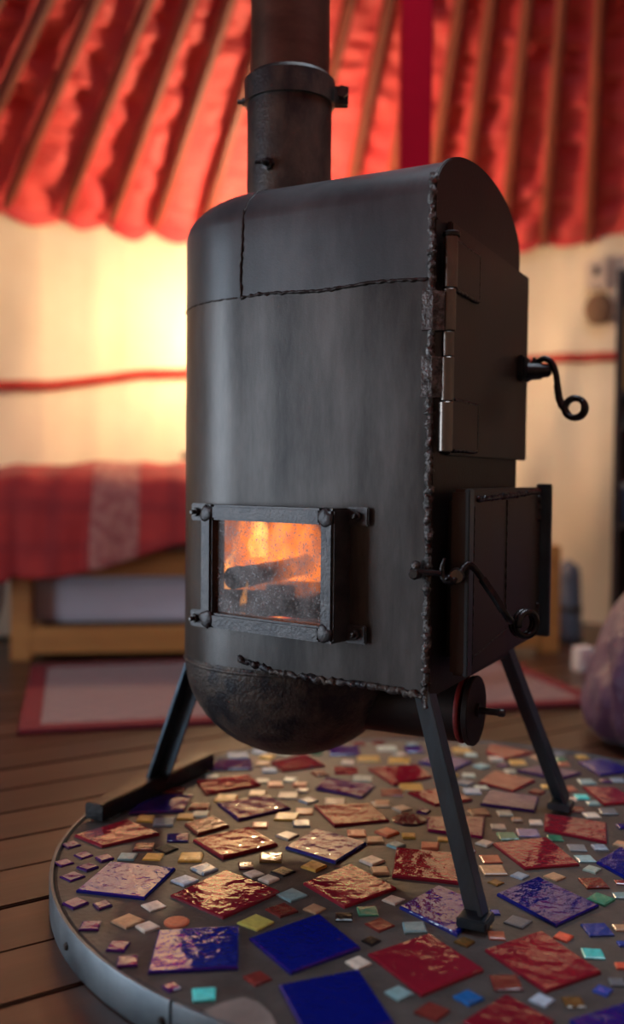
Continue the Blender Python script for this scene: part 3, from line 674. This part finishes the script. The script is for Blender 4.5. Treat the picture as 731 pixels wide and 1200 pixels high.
# lower ash door: deep pan with lips, weld lines and a latch
ld = bpy.data.objects.new('lower_door', None); COL.objects.link(ld); ld.parent = stove; ld.location = Vector((FX, .02, .307)) - origin_of(stove)
LX0, LX1, LY0, LY1, LZ0, LZ1 = A + .020, A + .042, -.162, .186, .306, .5235
MB().box((A + .0125, (LY0 + LY1) / 2 + .006, (LZ0 + LZ1) / 2), (.016, LY1 - LY0 - .06, LZ1 - LZ0 - .03)).build('door_surround', steel_dark, ld)
MB().box(((LX0 + LX1) / 2, (LY0 + LY1) / 2, (LZ0 + LZ1) / 2), (LX1 - LX0, LY1 - LY0, LZ1 - LZ0)).build('door_pan', door_steel, ld, bevel=.004)
MB().box((LX1 + .004, LY1 + .004, (LZ0 + LZ1) / 2 + .002), (.022, .010, LZ1 - LZ0 + .006)).build('door_lip', bar_steel, ld, bevel=.0015)
MB().box((LX1 - .002, LY0 + .008, (LZ0 + LZ1) / 2), (.006, .018, LZ1 - LZ0)).build('door_lip', bar_steel, ld, bevel=.0012)
def dweld(p, q, r, seed):
    p, q = Vector(p), Vector(q); n = max(6, int((q - p).length / .004))
    MB().tube([p.lerp(q, k / n) + Vector((0, nz((k * .6, seed, 1)), nz((k * .6, seed, 4)))) * r for k in range(n + 1)], lambda i, n: r * (1 + .5 * nz((i * .8, seed, 7)) + .3 * math.sin(i * 1.9)), 6).build('door_weld', wrought, ld, smooth=True)
dweld((LX1 + .0005, LY0 + .03, LZ1 - .013), (LX1 + .0005, LY1 - .02, LZ1 - .006), .0032, 1)
dweld((LX1, .0, LZ1 - .015), (LX1, .0, LZ0 + .06), .0018, 2)
dweld((LX1, LY0 + .020, LZ1 - .02), (LX1, LY0 + .020, LZ0 + .01), .0014, 3)
dweld((LX1, LY1 - .012, LZ1 - .012), (LX1, LY1 - .012, LZ1 - .05), .003, 4)
dweld((LX1, LY1 - .012, LZ0 + .05), (LX1, LY1 - .012, LZ0 + .02), .003, 5)
dweld((LX1, LY0 + .03, LZ0 + .02), (LX1, .06, LZ0 + .04), .0011, 6)

lh = bpy.data.objects.new('latch_handle', None); COL.objects.link(lh); lh.parent = stove; lh.location = Vector((.297, -.172, .424)) - origin_of(stove)
MB().lathe([(.009, -.012), (.009, .006), (.0075, .009), (.0075, .012)], (.296, -.170, .424), (.25, -1, 0), 14).build('pivot', hinge_steel, lh, auto=40)
lp = [on_plane(x, y, (1, 0, 0), xx) for xx, x, y in ((.290, 523, 676), (.294, 529, 681), (.299, 536, 676), (.304, 545, 663), (.310, 553, 663), (.320, 565, 678), (.335, 580, 700), (.345, 590, 716), (.350, 597, 727))]
lc = on_plane(611, 730, (1, 0, 0), .353)
axl = Vector((.72, -.55, .0)).normalized()
e0 = (lp[-1] - lc); lrad = .0145
c1 = coil(lc, axl, lrad, .0038, 2.1, .0062, 0, e=e0)
if c1[2].z > c1[0].z: c1 = coil(lc, axl, lrad, .0038, 2.1, .0062, 0, e=e0); c1 = [lc + (p - lc) for p in c1]
MB().tube(smooth_path(lp + c1[:1]), lambda i, n: .0041, 10).build('handle_rod', wrought, lh, smooth=True)
MB().tube(c1, lambda i, n: .0042, 10).build('handle_coil', wrought, lh, smooth=True)
MB().tube(lp[5:8], lambda i, n: .0052, 5).build('handle_twist', wrought, lh)
hk = [on_plane(x, y, (0, 1, 0), -.186) for x, y in ((521, 654), (518, 664), (518, 673), (522, 680), (529, 681))]
MB().tube(smooth_path(hk), lambda i, n: .0018 + .0022 * min(1, i / n * 2), 8).build('hook', wrought, lh, smooth=True)
pin0 = Vector((.252, -W - .004, .428))
pn = bpy.data.objects.new('catch', None); COL.objects.link(pn); pn.parent = stove; pn.location = pin0 - origin_of(stove)
MB().tube([pin0 + Vector((0, -.008, .001)), Vector((.285, -.191, .4275))], .0034, 8).build('catch_bar', wrought, pn)
MB().lathe([(.0075, -.002), (.0075, .006), (.005, .010)], pin0 + Vector((.001, -.002, -.002)), (0, -1, 0), 8).build('bolt_head', bolt_steel, pn)
MB().lathe([(.0055, -.002), (.0055, .005), (.003, .008)], pin0 + Vector((.001, -.002, .007)), (0, -1, 0), 8).build('bolt_head', weld_mat, pn)

# air inlet under the plate
ai = bpy.data.objects.new('air_inlet', None); COL.objects.link(ai); ai.parent = stove; ai.location = Vector((.2, 0, .229)) - origin_of(stove)
MB().lathe([(.043, .06), (.043, .252), (.038, .252), (.038, .18)], (0, 0, .229), (1, 0, 0), 32, cap1=False).build('inlet_pipe', steel_dark, ai, auto=40)
MB().lathe([(.0435, .252), (.0445, .2535), (.0445, .2565), (.0435, .258)], (0, 0, .229), (1, 0, 0), 32).build('gasket', gasket, ai, auto=40)
MB().lathe([(.045, .263), (.046, .264), (.046, .270), (.045, .271)], (0, 0, .229), (1, 0, 0), 40).build('damper_plate', steel_dark, ai, auto=40)
MB().lathe([(.009, .271), (.009, .275), (.0045, .275), (.0045, .300), (.0055, .301), (.0055, .307), (.004, .309)], (0, 0, .230), (1, 0, 0), 12).build('damper_bolt', bolt_steel, ai, auto=40)

# legs
def leg(p0, p1, w, d, xdir):
    p0, p1 = Vector(p0), Vector(p1); t = (p1 - p0).normalized(); x = Vector(xdir); x = (x - t * x.dot(t)).normalized(); y = t.cross(x)
    # angle iron: an L section
    th = .005
    sec = [(-w / 2, -d / 2), (w / 2, -d / 2), (w / 2, d / 2), (w / 2 - th, d / 2), (w / 2 - th, -d / 2 + th), (-w / 2, -d / 2 + th)]
    return MB().rings([[q + x * a + y * b for a, b in sec] for q in (p0, p1)]).build('leg', bar_steel, stove, bevel=.0008)
FX0, FY0 = .337, .2157
for sgn in (-1, 1):
    t0 = Vector((A - .010, sgn * (W - .010), ZB + .002)); t1 = Vector((FX0, sgn * FY0, DZ + .014))
    if sgn < 0: lg = leg(t0, t1, .026, .026, (1, 0, 0))
    else:       lg = leg(t0, t1, .026, .026, (1, 0, 0))
    MB().box((FX0 + .001, sgn * FY0, DZ + .0102), (.034, .034, .0110)).build('foot', bar_steel, lg, bevel=.0015)
BX = -.2425
t0 = Vector((-.135, 0, .335)); t1 = Vector((BX + .002, 0, DZ + .016))
leg(t0, t1, .028, .026, (0, 1, 0))
m = MB(); hw = .016
for (y0, y1) in ((-.1486, .1486),):
    sec = [(-hw, DZ), (hw, DZ), (hw, DZ + .020), (hw - .004, DZ + .024), (-hw + .004, DZ + .024), (-hw, DZ + .020)]
    m.rings([[Vector((BX + x, y, z + .0045)) for x, z in sec] for y in (y0, y1)])
m.build('foot_bar', wrought, stove, bevel=.001)

# ------------------------------------------------------------------ flue pipe
PX = -.0160
flue = thing('flue_pipe', (PX, 0, .93), 'dark steel flue pipe with a bolted clamp rising from the stove top', 'pipe')
MB().lathe([(.0600, .905), (.0600, 1.085), (.0570, 1.086)], (PX, 0, 0), seg=48).build('lower_section', pipe_steel, flue, auto=40)
MB().lathe([(.0560, 1.075), (.0555, 1.30), (.0555, 1.95), (.058, 1.955), (.058, 2.9)], (PX, 0, 0), seg=48).build('upper_section', pipe_heat, flue, auto=40)
col_ = MB().lathe([(.0606, 1.060), (.0640, 1.0605), (.0640, 1.093), (.0605, 1.0945), (.0570, 1.100)], (PX, 0, 0), seg=48, cap0=False, cap1=False).build('clamp_band', pipe_steel, flue, auto=40)
for zz in (0,):
    e = Vector((math.cos(TH), math.sin(TH), 0)); b0 = Vector((PX, 0, 1.074)) + e * .066; g = Vector((-e.y, e.x, 0))
    for s in (-1, 1): MB().box(b0 + g * .006 * s + e * .006, (.022, .004, .026), (e, g, UZ)).build('clamp_lug', pipe_steel, col_, bevel=.001)
    MB().tube([b0 + e * .008 - g * .018, b0 + e * .008 + g * .016], .0038, 10).build('clamp_bolt', bolt_steel, col_)
    MB().lathe([(.0085, 0), (.0085, .007)], b0 + e * .008 - g * .017, -g, 6).build('clamp_nut', bolt_steel, col_)
    MB().lathe([(.0085, 0), (.0085, .008)], b0 + e * .008 + Vector((0, 0, -.0)) + g * .010, g, 6).build('clamp_nut', bolt_steel, col_)
    b1 = Vector((PX, 0, 1.066)) - e * .063
    MB().lathe([(.006, 0), (.006, .004), (.0035, .005), (.0035, .011)], b1, -e, 8).build('clamp_screw', bolt_steel, col_)
sp = on_plane(316, 193, (-math.sin(TH), math.cos(TH), 0), Vector((PX, 0, 0)).dot(Vector((-math.sin(TH), math.cos(TH), 0))) - .052)
sd_ = Vector((sp.x - PX, sp.y, 0)).normalized(); sp = Vector((PX, 0, sp.z)) + sd_ * .060
MB().lathe([(.0085, -.001), (.0085, .006), (.005, .007), (.0042, .016), (.002, .018)], sp, sd_, 8).build('damper_screw', wrought, flue)
MB().tube([sp + sd_ * .010 - Vector((math.cos(TH), math.sin(TH), 0)) * .014, sp + sd_ * .010 + Vector((math.cos(TH), math.sin(TH), 0)) * .004], .0028, 8).build('damper_pin', wrought, flue)

# ------------------------------------------------------------------ the fire
FZ = .3175
tag(MB().lathe([(.001, FZ + .026), (.05, FZ + .024), (.10, FZ + .016), (.142, FZ + .008), (.142, FZ + .001), (.001, FZ + .001)], (-.0, 0, 0), seg=28).build('ember_bed', ember_mat, smooth=True, loc=(0, 0, FZ)),
    'bed of glowing embers in the stove behind the window', 'embers', kind='stuff')
EZ = FZ + .026
logs = (((-.115, -.010, EZ + .021), (.080, .035, EZ + .021), .020, 'charred log lying along the back of the ember bed'),
        ((-.060, -.095, EZ + .019), (.110, -.055, EZ + .019), .018, 'charred log lying along the ember bed nearest the glass'),
        ((-.040, -.110, EZ + .053), (-.010, .055, EZ + .061), .015, 'charred log lying across the two other logs'))
for p, q, r, lab in logs:
    p, q = Vector(p), Vector(q); n = 14
    o = MB().tube([p.lerp(q, k / n) + Vector((0, 0, .002 * nz((k * .5, r * 900, 1)))) for k in range(n + 1)], lambda i, n: r * (1 + .12 * nz((i * .6, r * 500, 3))), 12).build('fire_log', log_mat, loc=p, auto=50)
    tag(o, lab, 'log', 'logs burning in the stove')
def flame(x, y, z0, h, w, lean, mat_, seed):
    rr = []; n = 18; ex = Vector((math.cos(TH), math.sin(TH), 0)); ey = Vector((-ex.y, ex.x, 0))
    for k in range(n + 1):
        t = k / n
        c = Vector((x, y, z0 + h * t)) + ex * (lean * t * t + .012 * nz((t * 3, seed, 1)) * t) + ey * (.012 * nz((t * 3, seed, 7)))
        rad = w * (math.sin(math.pi * min(1, .22 + t * .78)) ** .8) * (1 - .25 * t) + .0006
        rr.append([c + (ex * math.cos(q) + ey * math.sin(q) * .6) * rad * (1 + .35 * nz((math.cos(q) * 1.2, math.sin(q) * 1.2 + seed, t * 4))) for q in [2 * math.pi * i / 14 for i in range(14)]])
    return MB().rings(rr).build('flame', mat_, smooth=True, loc=(x, y, z0))
def fpos(px, y): q = on_plane(px, 700, (0, 1, 0), y); return q.x
for (px, y, z0, h, w, lean, core, lab) in (
        (264, -.070, EZ + .004, .105, .0085, .012, 1, 'tall thin flame at the rounded end of the firebox'),
        (276, -.010, EZ - .004, .200, .048, .012, 0, 'broad orange flame at the rounded end of the firebox'),
        (318, .055, EZ - .004, .215, .062, -.01, 0, 'widest orange flame at the back of the fire'),
        (352, .030, EZ - .004, .205, .055, -.014, 0, 'broad orange flame behind the logs towards the ash door'),
        (302, -.045, EZ + .078, .080, .015, .006, 1, 'bright yellow flame rising over the crossed log'),
        (330, -.030, EZ + .040, .150, .036, .010, 0, 'orange flame rising between the logs'),
        (284, -.105, EZ + .002, .050, .005, .006, 1, 'short yellow flame beside the front log'),
        (362, -.075, EZ + .030, .140, .024, -.008, 0, 'thin orange flame at the front of the fire'),
        (294, -.060, EZ + .020, .160, .030, .016, 0, 'orange flame curling up in front of the crossed log')):
    tag(flame(fpos(px, y), y, z0, h, w, lean, flame_core if core else flame_mat, px * .13), lab, 'flame', 'flames in the stove')

# ------------------------------------------------------------------ bed behind the stove
B0 = Vector((-1.363, .873, 0)); BE = Vector((math.cos(math.radians(33.7)), math.sin(math.radians(33.7)), 0)); BN = Vector((-BE.y, BE.x, 0))
BL, BD = 1.615, .52
def bp(u, v, z): return B0 + BE * u + BN * v + Vector((0, 0, z))
bax = (BE, BN, UZ)
bed = thing('daybed', bp(BL / 2, BD / 2, 0), 'low honey pine daybed with plank rails along the cream wall', 'bed')
MB().box(bp(BL / 2 - .02, .012, .058), (BL - .05, .024, .076), bax).build('lower_rail', pine, bed, bevel=.003)
MB().box(bp(BL / 2 - .02, .012, .278), (BL - .05, .024, .072), bax).build('upper_rail', pine, bed, bevel=.003)
MB().box(bp(BL / 2, BD - .012, .278), (BL - .05, .024, .072), bax).build('upper_rail', pine, bed, bevel=.003)
for u, v, h in ((.03, .025, .31), (BL - .01, .03, .332), (.03, BD - .03, .31), (BL - .01, BD - .03, .332)):
    MB().box(bp(u, v, h / 2), (.060, .056, h), bax).build('post', pine, bed, bevel=.004)
for k in range(9): MB().box(bp(.12 + k * (BL - .24) / 8, BD / 2, .305), (.09, BD - .06, .016), bax).build('slat', pine, bed)
mat_ = MB(); 
mtr = MB().box(bp(.60, BD / 2 + .01, .314 + .06), (1.16, BD - .05, .12), bax).build('mattress', white_card, bevel=.02, loc=bp(.6, .3, .314)); tag(mtr, 'thick pale mattress under the red duvet', 'mattress')

def duvet_material():
    m = mat('red_plaid_duvet', (.30, .012, .012), .8, (.42, .026, .020), 9, sheen=.1, bump=.25, bscale=14, bdist=.02)
    nt = m.node_tree; N = nt.nodes; L = nt.links; b = N['Principled BSDF']
    base = b.inputs['Base Color'].links[0].from_socket
    uv = N.new('ShaderNodeUVMap'); sx = N.new('ShaderNodeSeparateXYZ'); L.new(uv.outputs[0], sx.inputs[0])
    def band(src, lo, hi, f):
        g = N.new('ShaderNodeMath'); g.operation = 'COMPARE'; g.inputs[1].default_value = (lo + hi) / 2; g.inputs[2].default_value = (hi - lo) / 2
        L.new(src, g.inputs[0]); return g.outputs[0]
    def frac(src, k, w):
        a = N.new('ShaderNodeMath'); a.operation = 'MULTIPLY'; a.inputs[1].default_value = k; L.new(src, a.inputs[0])
        f = N.new('ShaderNodeMath'); f.operation = 'FRACT'; L.new(a.outputs[0], f.inputs[0])
        g = N.new('ShaderNodeMath'); g.operation = 'LESS_THAN'; g.inputs[1].default_value = w; L.new(f.outputs[0], g.inputs[0])
        s = N.new('ShaderNodeMath'); s.operation = 'MULTIPLY'; s.inputs[1].default_value = .4; L.new(g.outputs[0], s.inputs[0]); return s.outputs[0]
    def mix(c, fac, col):
        x = N.new('ShaderNodeMix'); x.data_type = 'RGBA'; L.new(fac, x.inputs[0]); L.new(c, x.inputs[6]); x.inputs[7].default_value = (*col, 1); return x.outputs[2]
    c = mix(base, frac(sx.outputs[0], 9, .30), (.20, .008, .012)); c = mix(c, frac(sx.outputs[1], 9, .3), (.20, .008, .012))
    st = N.new('ShaderNodeTexNoise'); st.inputs['Scale'].default_value = 34; L.new(uv.outputs[0], st.inputs['Vector'])
    rp = N.new('ShaderNodeValToRGB'); rp.color_ramp.elements[0].color = (.29, .075, .065, 1); rp.color_ramp.elements[1].color = (.38, .14, .11, 1)
    rp.color_ramp.elements[0].position = .42; rp.color_ramp.elements[1].position = .58; L.new(st.outputs['Fac'], rp.inputs[0])
    x = N.new('ShaderNodeMix'); x.data_type = 'RGBA'; L.new(band(sx.outputs[0], .235, .365, 0), x.inputs[0]); L.new(c, x.inputs[6]); L.new(rp.outputs[0], x.inputs[7])
    L.new(x.outputs[2], b.inputs['Base Color']); return m
duvet_mat = duvet_material()
NU, NV = 90, 46; pts = []; uvs = []
for i in range(NU + 1):
    u = -.14 + 1.22 * i / NU; row = []
    drop = .185 - .08 * min(1, max(0, (u - .05) / .5)) + .02 * math.sin(u * 9)
    if u < 0: drop += .02
    L_top = BD + .0; tot = L_top + drop + .06
    for j in range(NV + 1):
        d = tot * j / NV                       # runs from the wall forward, over the front, down
        puff = .030 * nz((u * 4, d * 4, 1)) + .016 * nz((u * 11, d * 9, 4))
        edge_u = max(0, -u / .14) if u < 0 else max(0, (u - .95) / .13)
        ztop = .525 - .09 * edge_u ** 2
        rc = .07
        if d < L_top - rc: v, z = BD - .01 - d, ztop + puff * .8 + .02 * math.sin(d / L_top * 3.1)
        else:
            q = d - (L_top - rc); arc = rc * math.pi / 2
            if q < arc:
                t = q / rc; v, z = rc - rc * math.sin(t) - .01, ztop - rc * (1 - math.cos(t)) + puff * .8
            else:
                v, z = -.01, ztop - rc - (q - arc)
        fr = max(0, (d - L_top) / .25)
        v -= .040 + .030 * fr * (nz((u * 8, 3, 2)) + .5) + .016 * nz((u * 17, d * 3, 8)) * min(1, fr * 2)
        pt_ = bp(u, v, z); rv = Vector((pt_.x - CX, pt_.y - CY, 0))
        if rv.length > 2.30: pt_ -= rv.normalized() * (rv.length - 2.30)
        row.append(pt_)
        uvs.append((u, d))
    pts.append(row)
dv = MB().grid(pts).build('duvet', duvet_mat, smooth=True, fix=False, loc=bp(.5, .3, .5))
ul = dv.data.uv_layers.new(name='UVMap')
for lp_ in dv.data.loops: ul.data[lp_.index].uv = uvs[lp_.vertex_index]
sol = dv.modifiers.new('thickness', 'SOLIDIFY'); sol.thickness = .02; sol.offset = 1
tag(dv, 'red checked duvet with a pink patterned stripe draped over the daybed', 'duvet')

for k, (u, lab) in enumerate(((.30, 'pale lilac storage box under the end of the bed with the duvet stripe'), (.90, 'pale lilac storage box under the middle of the bed behind the stove'))):
    r_ = thing('storage_box', bp(u, .26, .10), lab, 'storage box', 'boxes under the daybed')
    MB().box(bp(u, .23, .165), (.50, .32, .130), bax).build('box', white_box, r_, bevel=.012)
    MB().box(bp(u, .23, .236), (.52, .34, .014), bax).build('lid', white_box, r_, bevel=.005)
    MB().box(bp(u, .22, .055), (.44, .30, .088), bax).build('runner', oak, r_)

# pale cloth bag at the foot of the bed
q0 = Vector((-1.48, .905, 0))
bagm = MB(); rr = []
for k in range(13):
    t = k / 12; z = .07 + .24 * t
    wv = .055 * (math.sin(math.pi * (.12 + .80 * t)) ** .7) + .004
    rr.append([q0 + BE * (wv * math.cos(a) + .02 * t - .02) + BN * (wv * .7 * math.sin(a)) + Vector((0, 0, z)) for a in [2 * math.pi * i / 18 for i in range(18)]])
bag = bagm.rings(rr).build('cloth_bag', white_box, smooth=True, loc=q0 + Vector((0, 0, .0))); tag(bag, 'pale cloth bag hanging at the foot of the daybed', 'bag')
bag_hook = MB().tube([q0 + BE * .0 + Vector((0, 0, .30)), q0 + BE * .06 + Vector((0, 0, .34)), q0 + BE * .12 + BN * .03 + Vector((0, 0, .30))], .006, 8)
bag_hook.build('strap', white_box, bag, smooth=True)

# rug
rd = Vector((math.cos(math.radians(40)), math.sin(math.radians(40)), 0)); rn = Vector((-rd.y, rd.x, 0)); r0 = Vector((-.778, .2725, 0))
RL, RW = 1.34, .72
def rug_material():
    m = mat('pink_patterned_rug', (.095, .025, .025), .95, (.145, .055, .050), 24, bump=.5, bscale=180, sheen=.3, bdist=.004)
    nt = m.node_tree; N = nt.nodes; L = nt.links; b = N['Principled BSDF']; base = b.inputs['Base Color'].links[0].from_socket
    tc = N.new('ShaderNodeTexCoord'); w = N.new('ShaderNodeTexChecker'); w.inputs['Scale'].default_value = 26
    w.inputs['Color1'].default_value = (.145, .060, .053, 1); w.inputs['Color2'].default_value = (.075, .019, .022, 1)
    L.new(tc.outputs['UV'], w.inputs['Vector'])
    x = N.new('ShaderNodeMix'); x.data_type = 'RGBA'; x.inputs[0].default_value = .55; L.new(base, x.inputs[6]); L.new(w.outputs[0], x.inputs[7]); L.new(x.outputs[2], b.inputs['Base Color'])
    return m
rug_mat = rug_material(); rug_edge = mat('red_rug_border', (.15, .006, .013), .95, (.12, .008, .014), 40, bump=.4, bscale=160, bdist=.004)
rug = thing('rug', r0 + rd * RL / 2 + rn * RW / 2, 'faded pink patterned rug with a red border in front of the daybed', 'rug')
rc_ = r0 + rd * RL / 2 + rn * RW / 2
pan = MB().box(rc_ + Vector((0, 0, .0055)), (RL - .09, RW - .09, .010), (rd, rn, UZ)).build('field', rug_mat, rug)
ul = pan.data.uv_layers.new(name='UVMap')
for lp_ in pan.data.loops:
    w_ = Vector(pan.data.vertices[lp_.vertex_index].co); ul.data[lp_.index].uv = (w_.dot(rd), w_.dot(rn))
for s, L_, W_, off in ((0, RL, .045, rn * (RW / 2 - .0225)), (1, RL, .045, -rn * (RW / 2 - .0225))):
    MB().box(rc_ + off + Vector((0, 0, .0058)), (L_, W_, .0112), (rd, rn, UZ)).build('border', rug_edge, rug, bevel=.003)
for off in (rd * (RL / 2 - .0225), -rd * (RL / 2 - .0225)):
    MB().box(rc_ + off + Vector((0, 0, .0058)), (.045, RW - .09, .0112), (rd, rn, UZ)).build('border', rug_edge, rug, bevel=.003)

# lamp behind the stove
LP = Vector((-.90, 1.60, 0))
lamp = thing('floor_lamp', LP + BN * .40 * 0, 'slim dark standing lamp with a bare glowing bulb behind the stove', 'lamp')
bulb_mat = bpy.data.materials.new('warm_bulb'); bulb_mat.use_nodes = True
_n = bulb_mat.node_tree.nodes; _e = _n.new('ShaderNodeEmission'); _e.inputs[0].default_value = (1, .71, .40, 1); _e.inputs[1].default_value = LAMP_GLOW
bulb_mat.node_tree.links.new(_e.outputs[0], _n['Material Output'].inputs[0])
LZ = 1.06
MB().lathe([(.11, .0), (.11, .014), (.02, .022), (.012, .03)], LP, seg=28).build('base', oak, lamp, auto=40)
MB().lathe([(.009, .02), (.009, LZ - .08)], LP, seg=12).build('pole', oak, lamp, auto=40)
MB().lathe([(.016, LZ - .09), (.020, LZ - .05), (.018, LZ - .04)], LP, seg=16).build('socket', ivory, lamp, auto=40)
MB().lathe([(.016, -.042), (.020, -.034)] + [(.042 * math.sin(q), -.042 * math.cos(q)) for q in [.62 + (math.pi - .66) * k / 9 for k in range(10)]], LP + Vector((0, 0, LZ)), seg=20).build('bulb', bulb_mat, lamp, smooth=True)

# thin dark shelf whose end shows past the stove above the duvet
sh = Vector((-1.14, 1.40, .60))
s_ = thing('wall_shelf', sh, 'thin dark shelf board whose end shows above the duvet beside the stove', 'shelf')
MB().box(sh + BE * .17 + BN * .10, (.34, .10, .018), bax).build('board', oak, s_, bevel=.002)
for t in (.06, .28): MB().box(sh + BE * t + BN * .13 + Vector((0, 0, -.03)), (.016, .05, .045), bax).build('bracket', oak, s_)

# ------------------------------------------------------------------ things by the cream wall beyond the ash door
g0 = on_z(668, 752, 0)
m = MB(); rr = []
for k in range(12):
    t = k / 11; rad = .038 * (1 if t < .8 else math.sqrt(max(0, 1 - ((t - .8) / .2) ** 2)) * .9 + .1)
    rr.append([g0 + Vector((rad * math.cos(a) * (1.0), rad * math.sin(a), .002 + .272 * t)) + RT * (-.012 * t) for a in [2 * math.pi * i / 20 for i in range(20)]])
rm = m.rings(rr).build('rolled_mat', slate_cloth, smooth=True, loc=g0); tag(rm, 'slate blue rolled mat standing against the cream wall beside the bed post', 'mat')
MB().lathe([(.0395, .10), (.0405, .104), (.0405, .116), (.0395, .12)], g0 - RT * .005, seg=20).build('tie', oak, rm)

w0 = on_z(683, 786, 0); ax = Vector((math.cos(.9), math.sin(.9), 0)); ay = Vector((-ax.y, ax.x, 0))
wb = thing('small_carton', w0, 'small white carton with a pale printed side on the floor by the purple beanbag', 'box')
MB().box(w0 + Vector((0, 0, .034)), (.052, .040, .066), (ax, ay, UZ)).build('box', white_card, wb, bevel=.002)
MB().box(w0 + Vector((0, 0, .040)) - ay * .0203, (.034, .0012, .030), (ax, ay, UZ)).build('print_panel', mat('pink_print', (.62, .45, .47), .6), wb)

# wall switch and felt pouch on the lining
aw = math.radians(101.6); sw = wall_pt(aw, 1.275, .03); e = Vector((math.cos(aw), math.sin(aw), 0)); g = Vector((-e.y, e.x, 0))
swt = thing('switch_box', sw, 'small ivory switch box fixed high on the cream wall lining', 'switch')
MB().box(sw, (.05, .075, .11), (e, g, UZ)).build('housing', ivory, swt, bevel=.006)
MB().box(sw - e * .027 + Vector((0, 0, .012)), (.010, .020, .035), (e, g, UZ)).build('rocker', oak, swt, bevel=.002)
fp = sw + Vector((0, 0, -.125)) - g * .012
m = MB(); rr = []
for k in range(11):
    t = k / 10; rad = .052 * math.sin(math.pi * (.12 + .76 * t)) ** .7
    rr.append([fp + g * rad * math.cos(a) - e * (.02 + rad * .45 * math.sin(a)) + Vector((0, 0, -.055 + .11 * t)) for a in [2 * math.pi * i / 16 for i in range(16)]])
pch = m.rings(rr).build('felt_pouch', brown_felt, smooth=True, loc=fp); tag(pch, 'round brown felt pouch hanging below the switch box', 'pouch')
MB().tube([fp - e * .02 + Vector((0, 0, .05)), sw - e * .028 + Vector((0, 0, -.03))], .003, 6).build('cord', brown_felt, pch)

# open bookcase at the edge of the lining
k0_ = Vector((.150, 1.745, 0)); kx = Vector((math.cos(.14), math.sin(.14), 0)); ky = Vector((-kx.y, kx.x, 0)); KW, KD, KH = .62, .24, 1.15
bc = thing('bookcase', k0_ + kx * KW / 2, 'dark open bookcase standing beside the cream wall lining', 'bookcase')
kax = (kx, ky, UZ)
def kb(u, v, z): return k0_ + kx * u + ky * v + Vector((0, 0, z))
MB().box(kb(.009, KD / 2, KH / 2 + .001), (.018, KD, KH), kax).build('side_panel', oak, bc, bevel=.002)
MB().box(kb(KW - .009, KD / 2, KH / 2 + .001), (.018, KD, KH), kax).build('side_panel', oak, bc, bevel=.002)
MB().box(kb(KW / 2, KD - .004, KH / 2), (KW - .036, .008, KH - .01), kax).build('back_panel', oak, bc)
shz = (.06, .40, .79, KH - .01)
for z in shz: MB().box(kb(KW / 2, KD / 2 - .004, z), (KW - .036, KD - .016, .018), kax).build('shelf', oak, bc, bevel=.001)
for i, (u, w, h, mt, lab) in enumerate(((.040, .032, .24, orange_card, 'ochre cloth book upright at the end of the bookcase shelf'), (.078, .028, .22, blue_tin, 'blue-grey book beside the ochre book'),
                                       (.112, .036, .23, satin, 'dark purple book beside the blue-grey book'))):
    b_ = kb(u, .09, .799)
    r_ = thing('book', b_, lab, 'book', 'books in the bookcase')
    MB().box(b_ + Vector((0, 0, h / 2 + .001)), (w, .15, h), kax).build('cover', mt, r_, bevel=.003)
    MB().box(b_ + ky * .003 + Vector((0, 0, h + .0005)), (w * .75, .14, .001), kax).build('pages', white_card, r_)
c0 = kb(.055, .07, .650)
mug = thing('mug', kb(.060, .075, .699), 'cream china mug on the bookcase below the books', 'mug')
MB().box(kb(KW / 2, KD / 2 - .004, .690), (KW - .036, KD - .016, .016), kax).build('shelf', oak, bc)
mz = kb(.060, .075, .699)
MB().lathe([(.026, 0), (.032, .004), (.034, .06), (.031, .06), (.029, .008), (.001, .008)], mz, seg=24).build('cup', china, mug, auto=40)
MB().tube(smooth_path([mz + kx * .032 + UZ * .05, mz + kx * .052 + UZ * .045, mz + kx * .052 + UZ * .022, mz + kx * .032 + UZ * .015]), .004, 8).build('handle', china, mug, smooth=True)
tz = kb(.055, .08, .4105)
tin = thing('storage_tin', tz, 'blue-grey lidded tin on the lower shelf of the bookcase', 'tin')
MB().lathe([(.034, 0), (.035, .002), (.035, .10)], tz, seg=24).build('can', blue_tin, tin, auto=40)
MB().lathe([(.036, .10), (.036, .114), (.034, .116)], tz, seg=24).build('lid', china, tin, auto=40)

# purple beanbag beyond the hearth
q = Vector((.525, .900, 0))
m = MB(); rr = []; NTH = 120; NPH = 60
for k in range(NPH + 1):
    ph = math.pi * k / NPH; row = []
    for i in range(NTH):
        th = 2 * math.pi * i / NTH
        rad = .36
        h = .46
        z = h * .5 * (1 - math.cos(ph))
        f = math.sin(ph) ** (.30 if ph < math.pi / 2 else .62)
        taper = 1.0 - .62 * (z / h) ** .9
        d = Vector((math.cos(th), math.sin(th), 0))
        fold = 1 + .11 * nz((math.cos(th) * 2.2, math.sin(th) * 2.2, z * 4)) + .018 * math.sin(th * 9 + z * 14 + 3 * nz((th, z * 6, 1))) * (1 - z / h) \
            - .16 * max(0, .22 - abs(nz((math.cos(th) * 3 + z * 3, math.sin(th) * 3, z * 5)))) / .22 * .35 \
            + .035 * nz((math.cos(th) * 9, math.sin(th) * 9, z * 16))
        row.append(q + d * rad * f * taper * fold + Vector((0, 0, z + .012 * nz((d.x * 5, d.y * 5, z * 9)) * f)))
    rr.append(row)
bb = m.rings(rr).build('beanbag', satin, smooth=True, loc=q); tag(bb, 'crumpled purple satin beanbag on the floor beyond the hearth', 'beanbag')
bpy.context.view_layer.update()
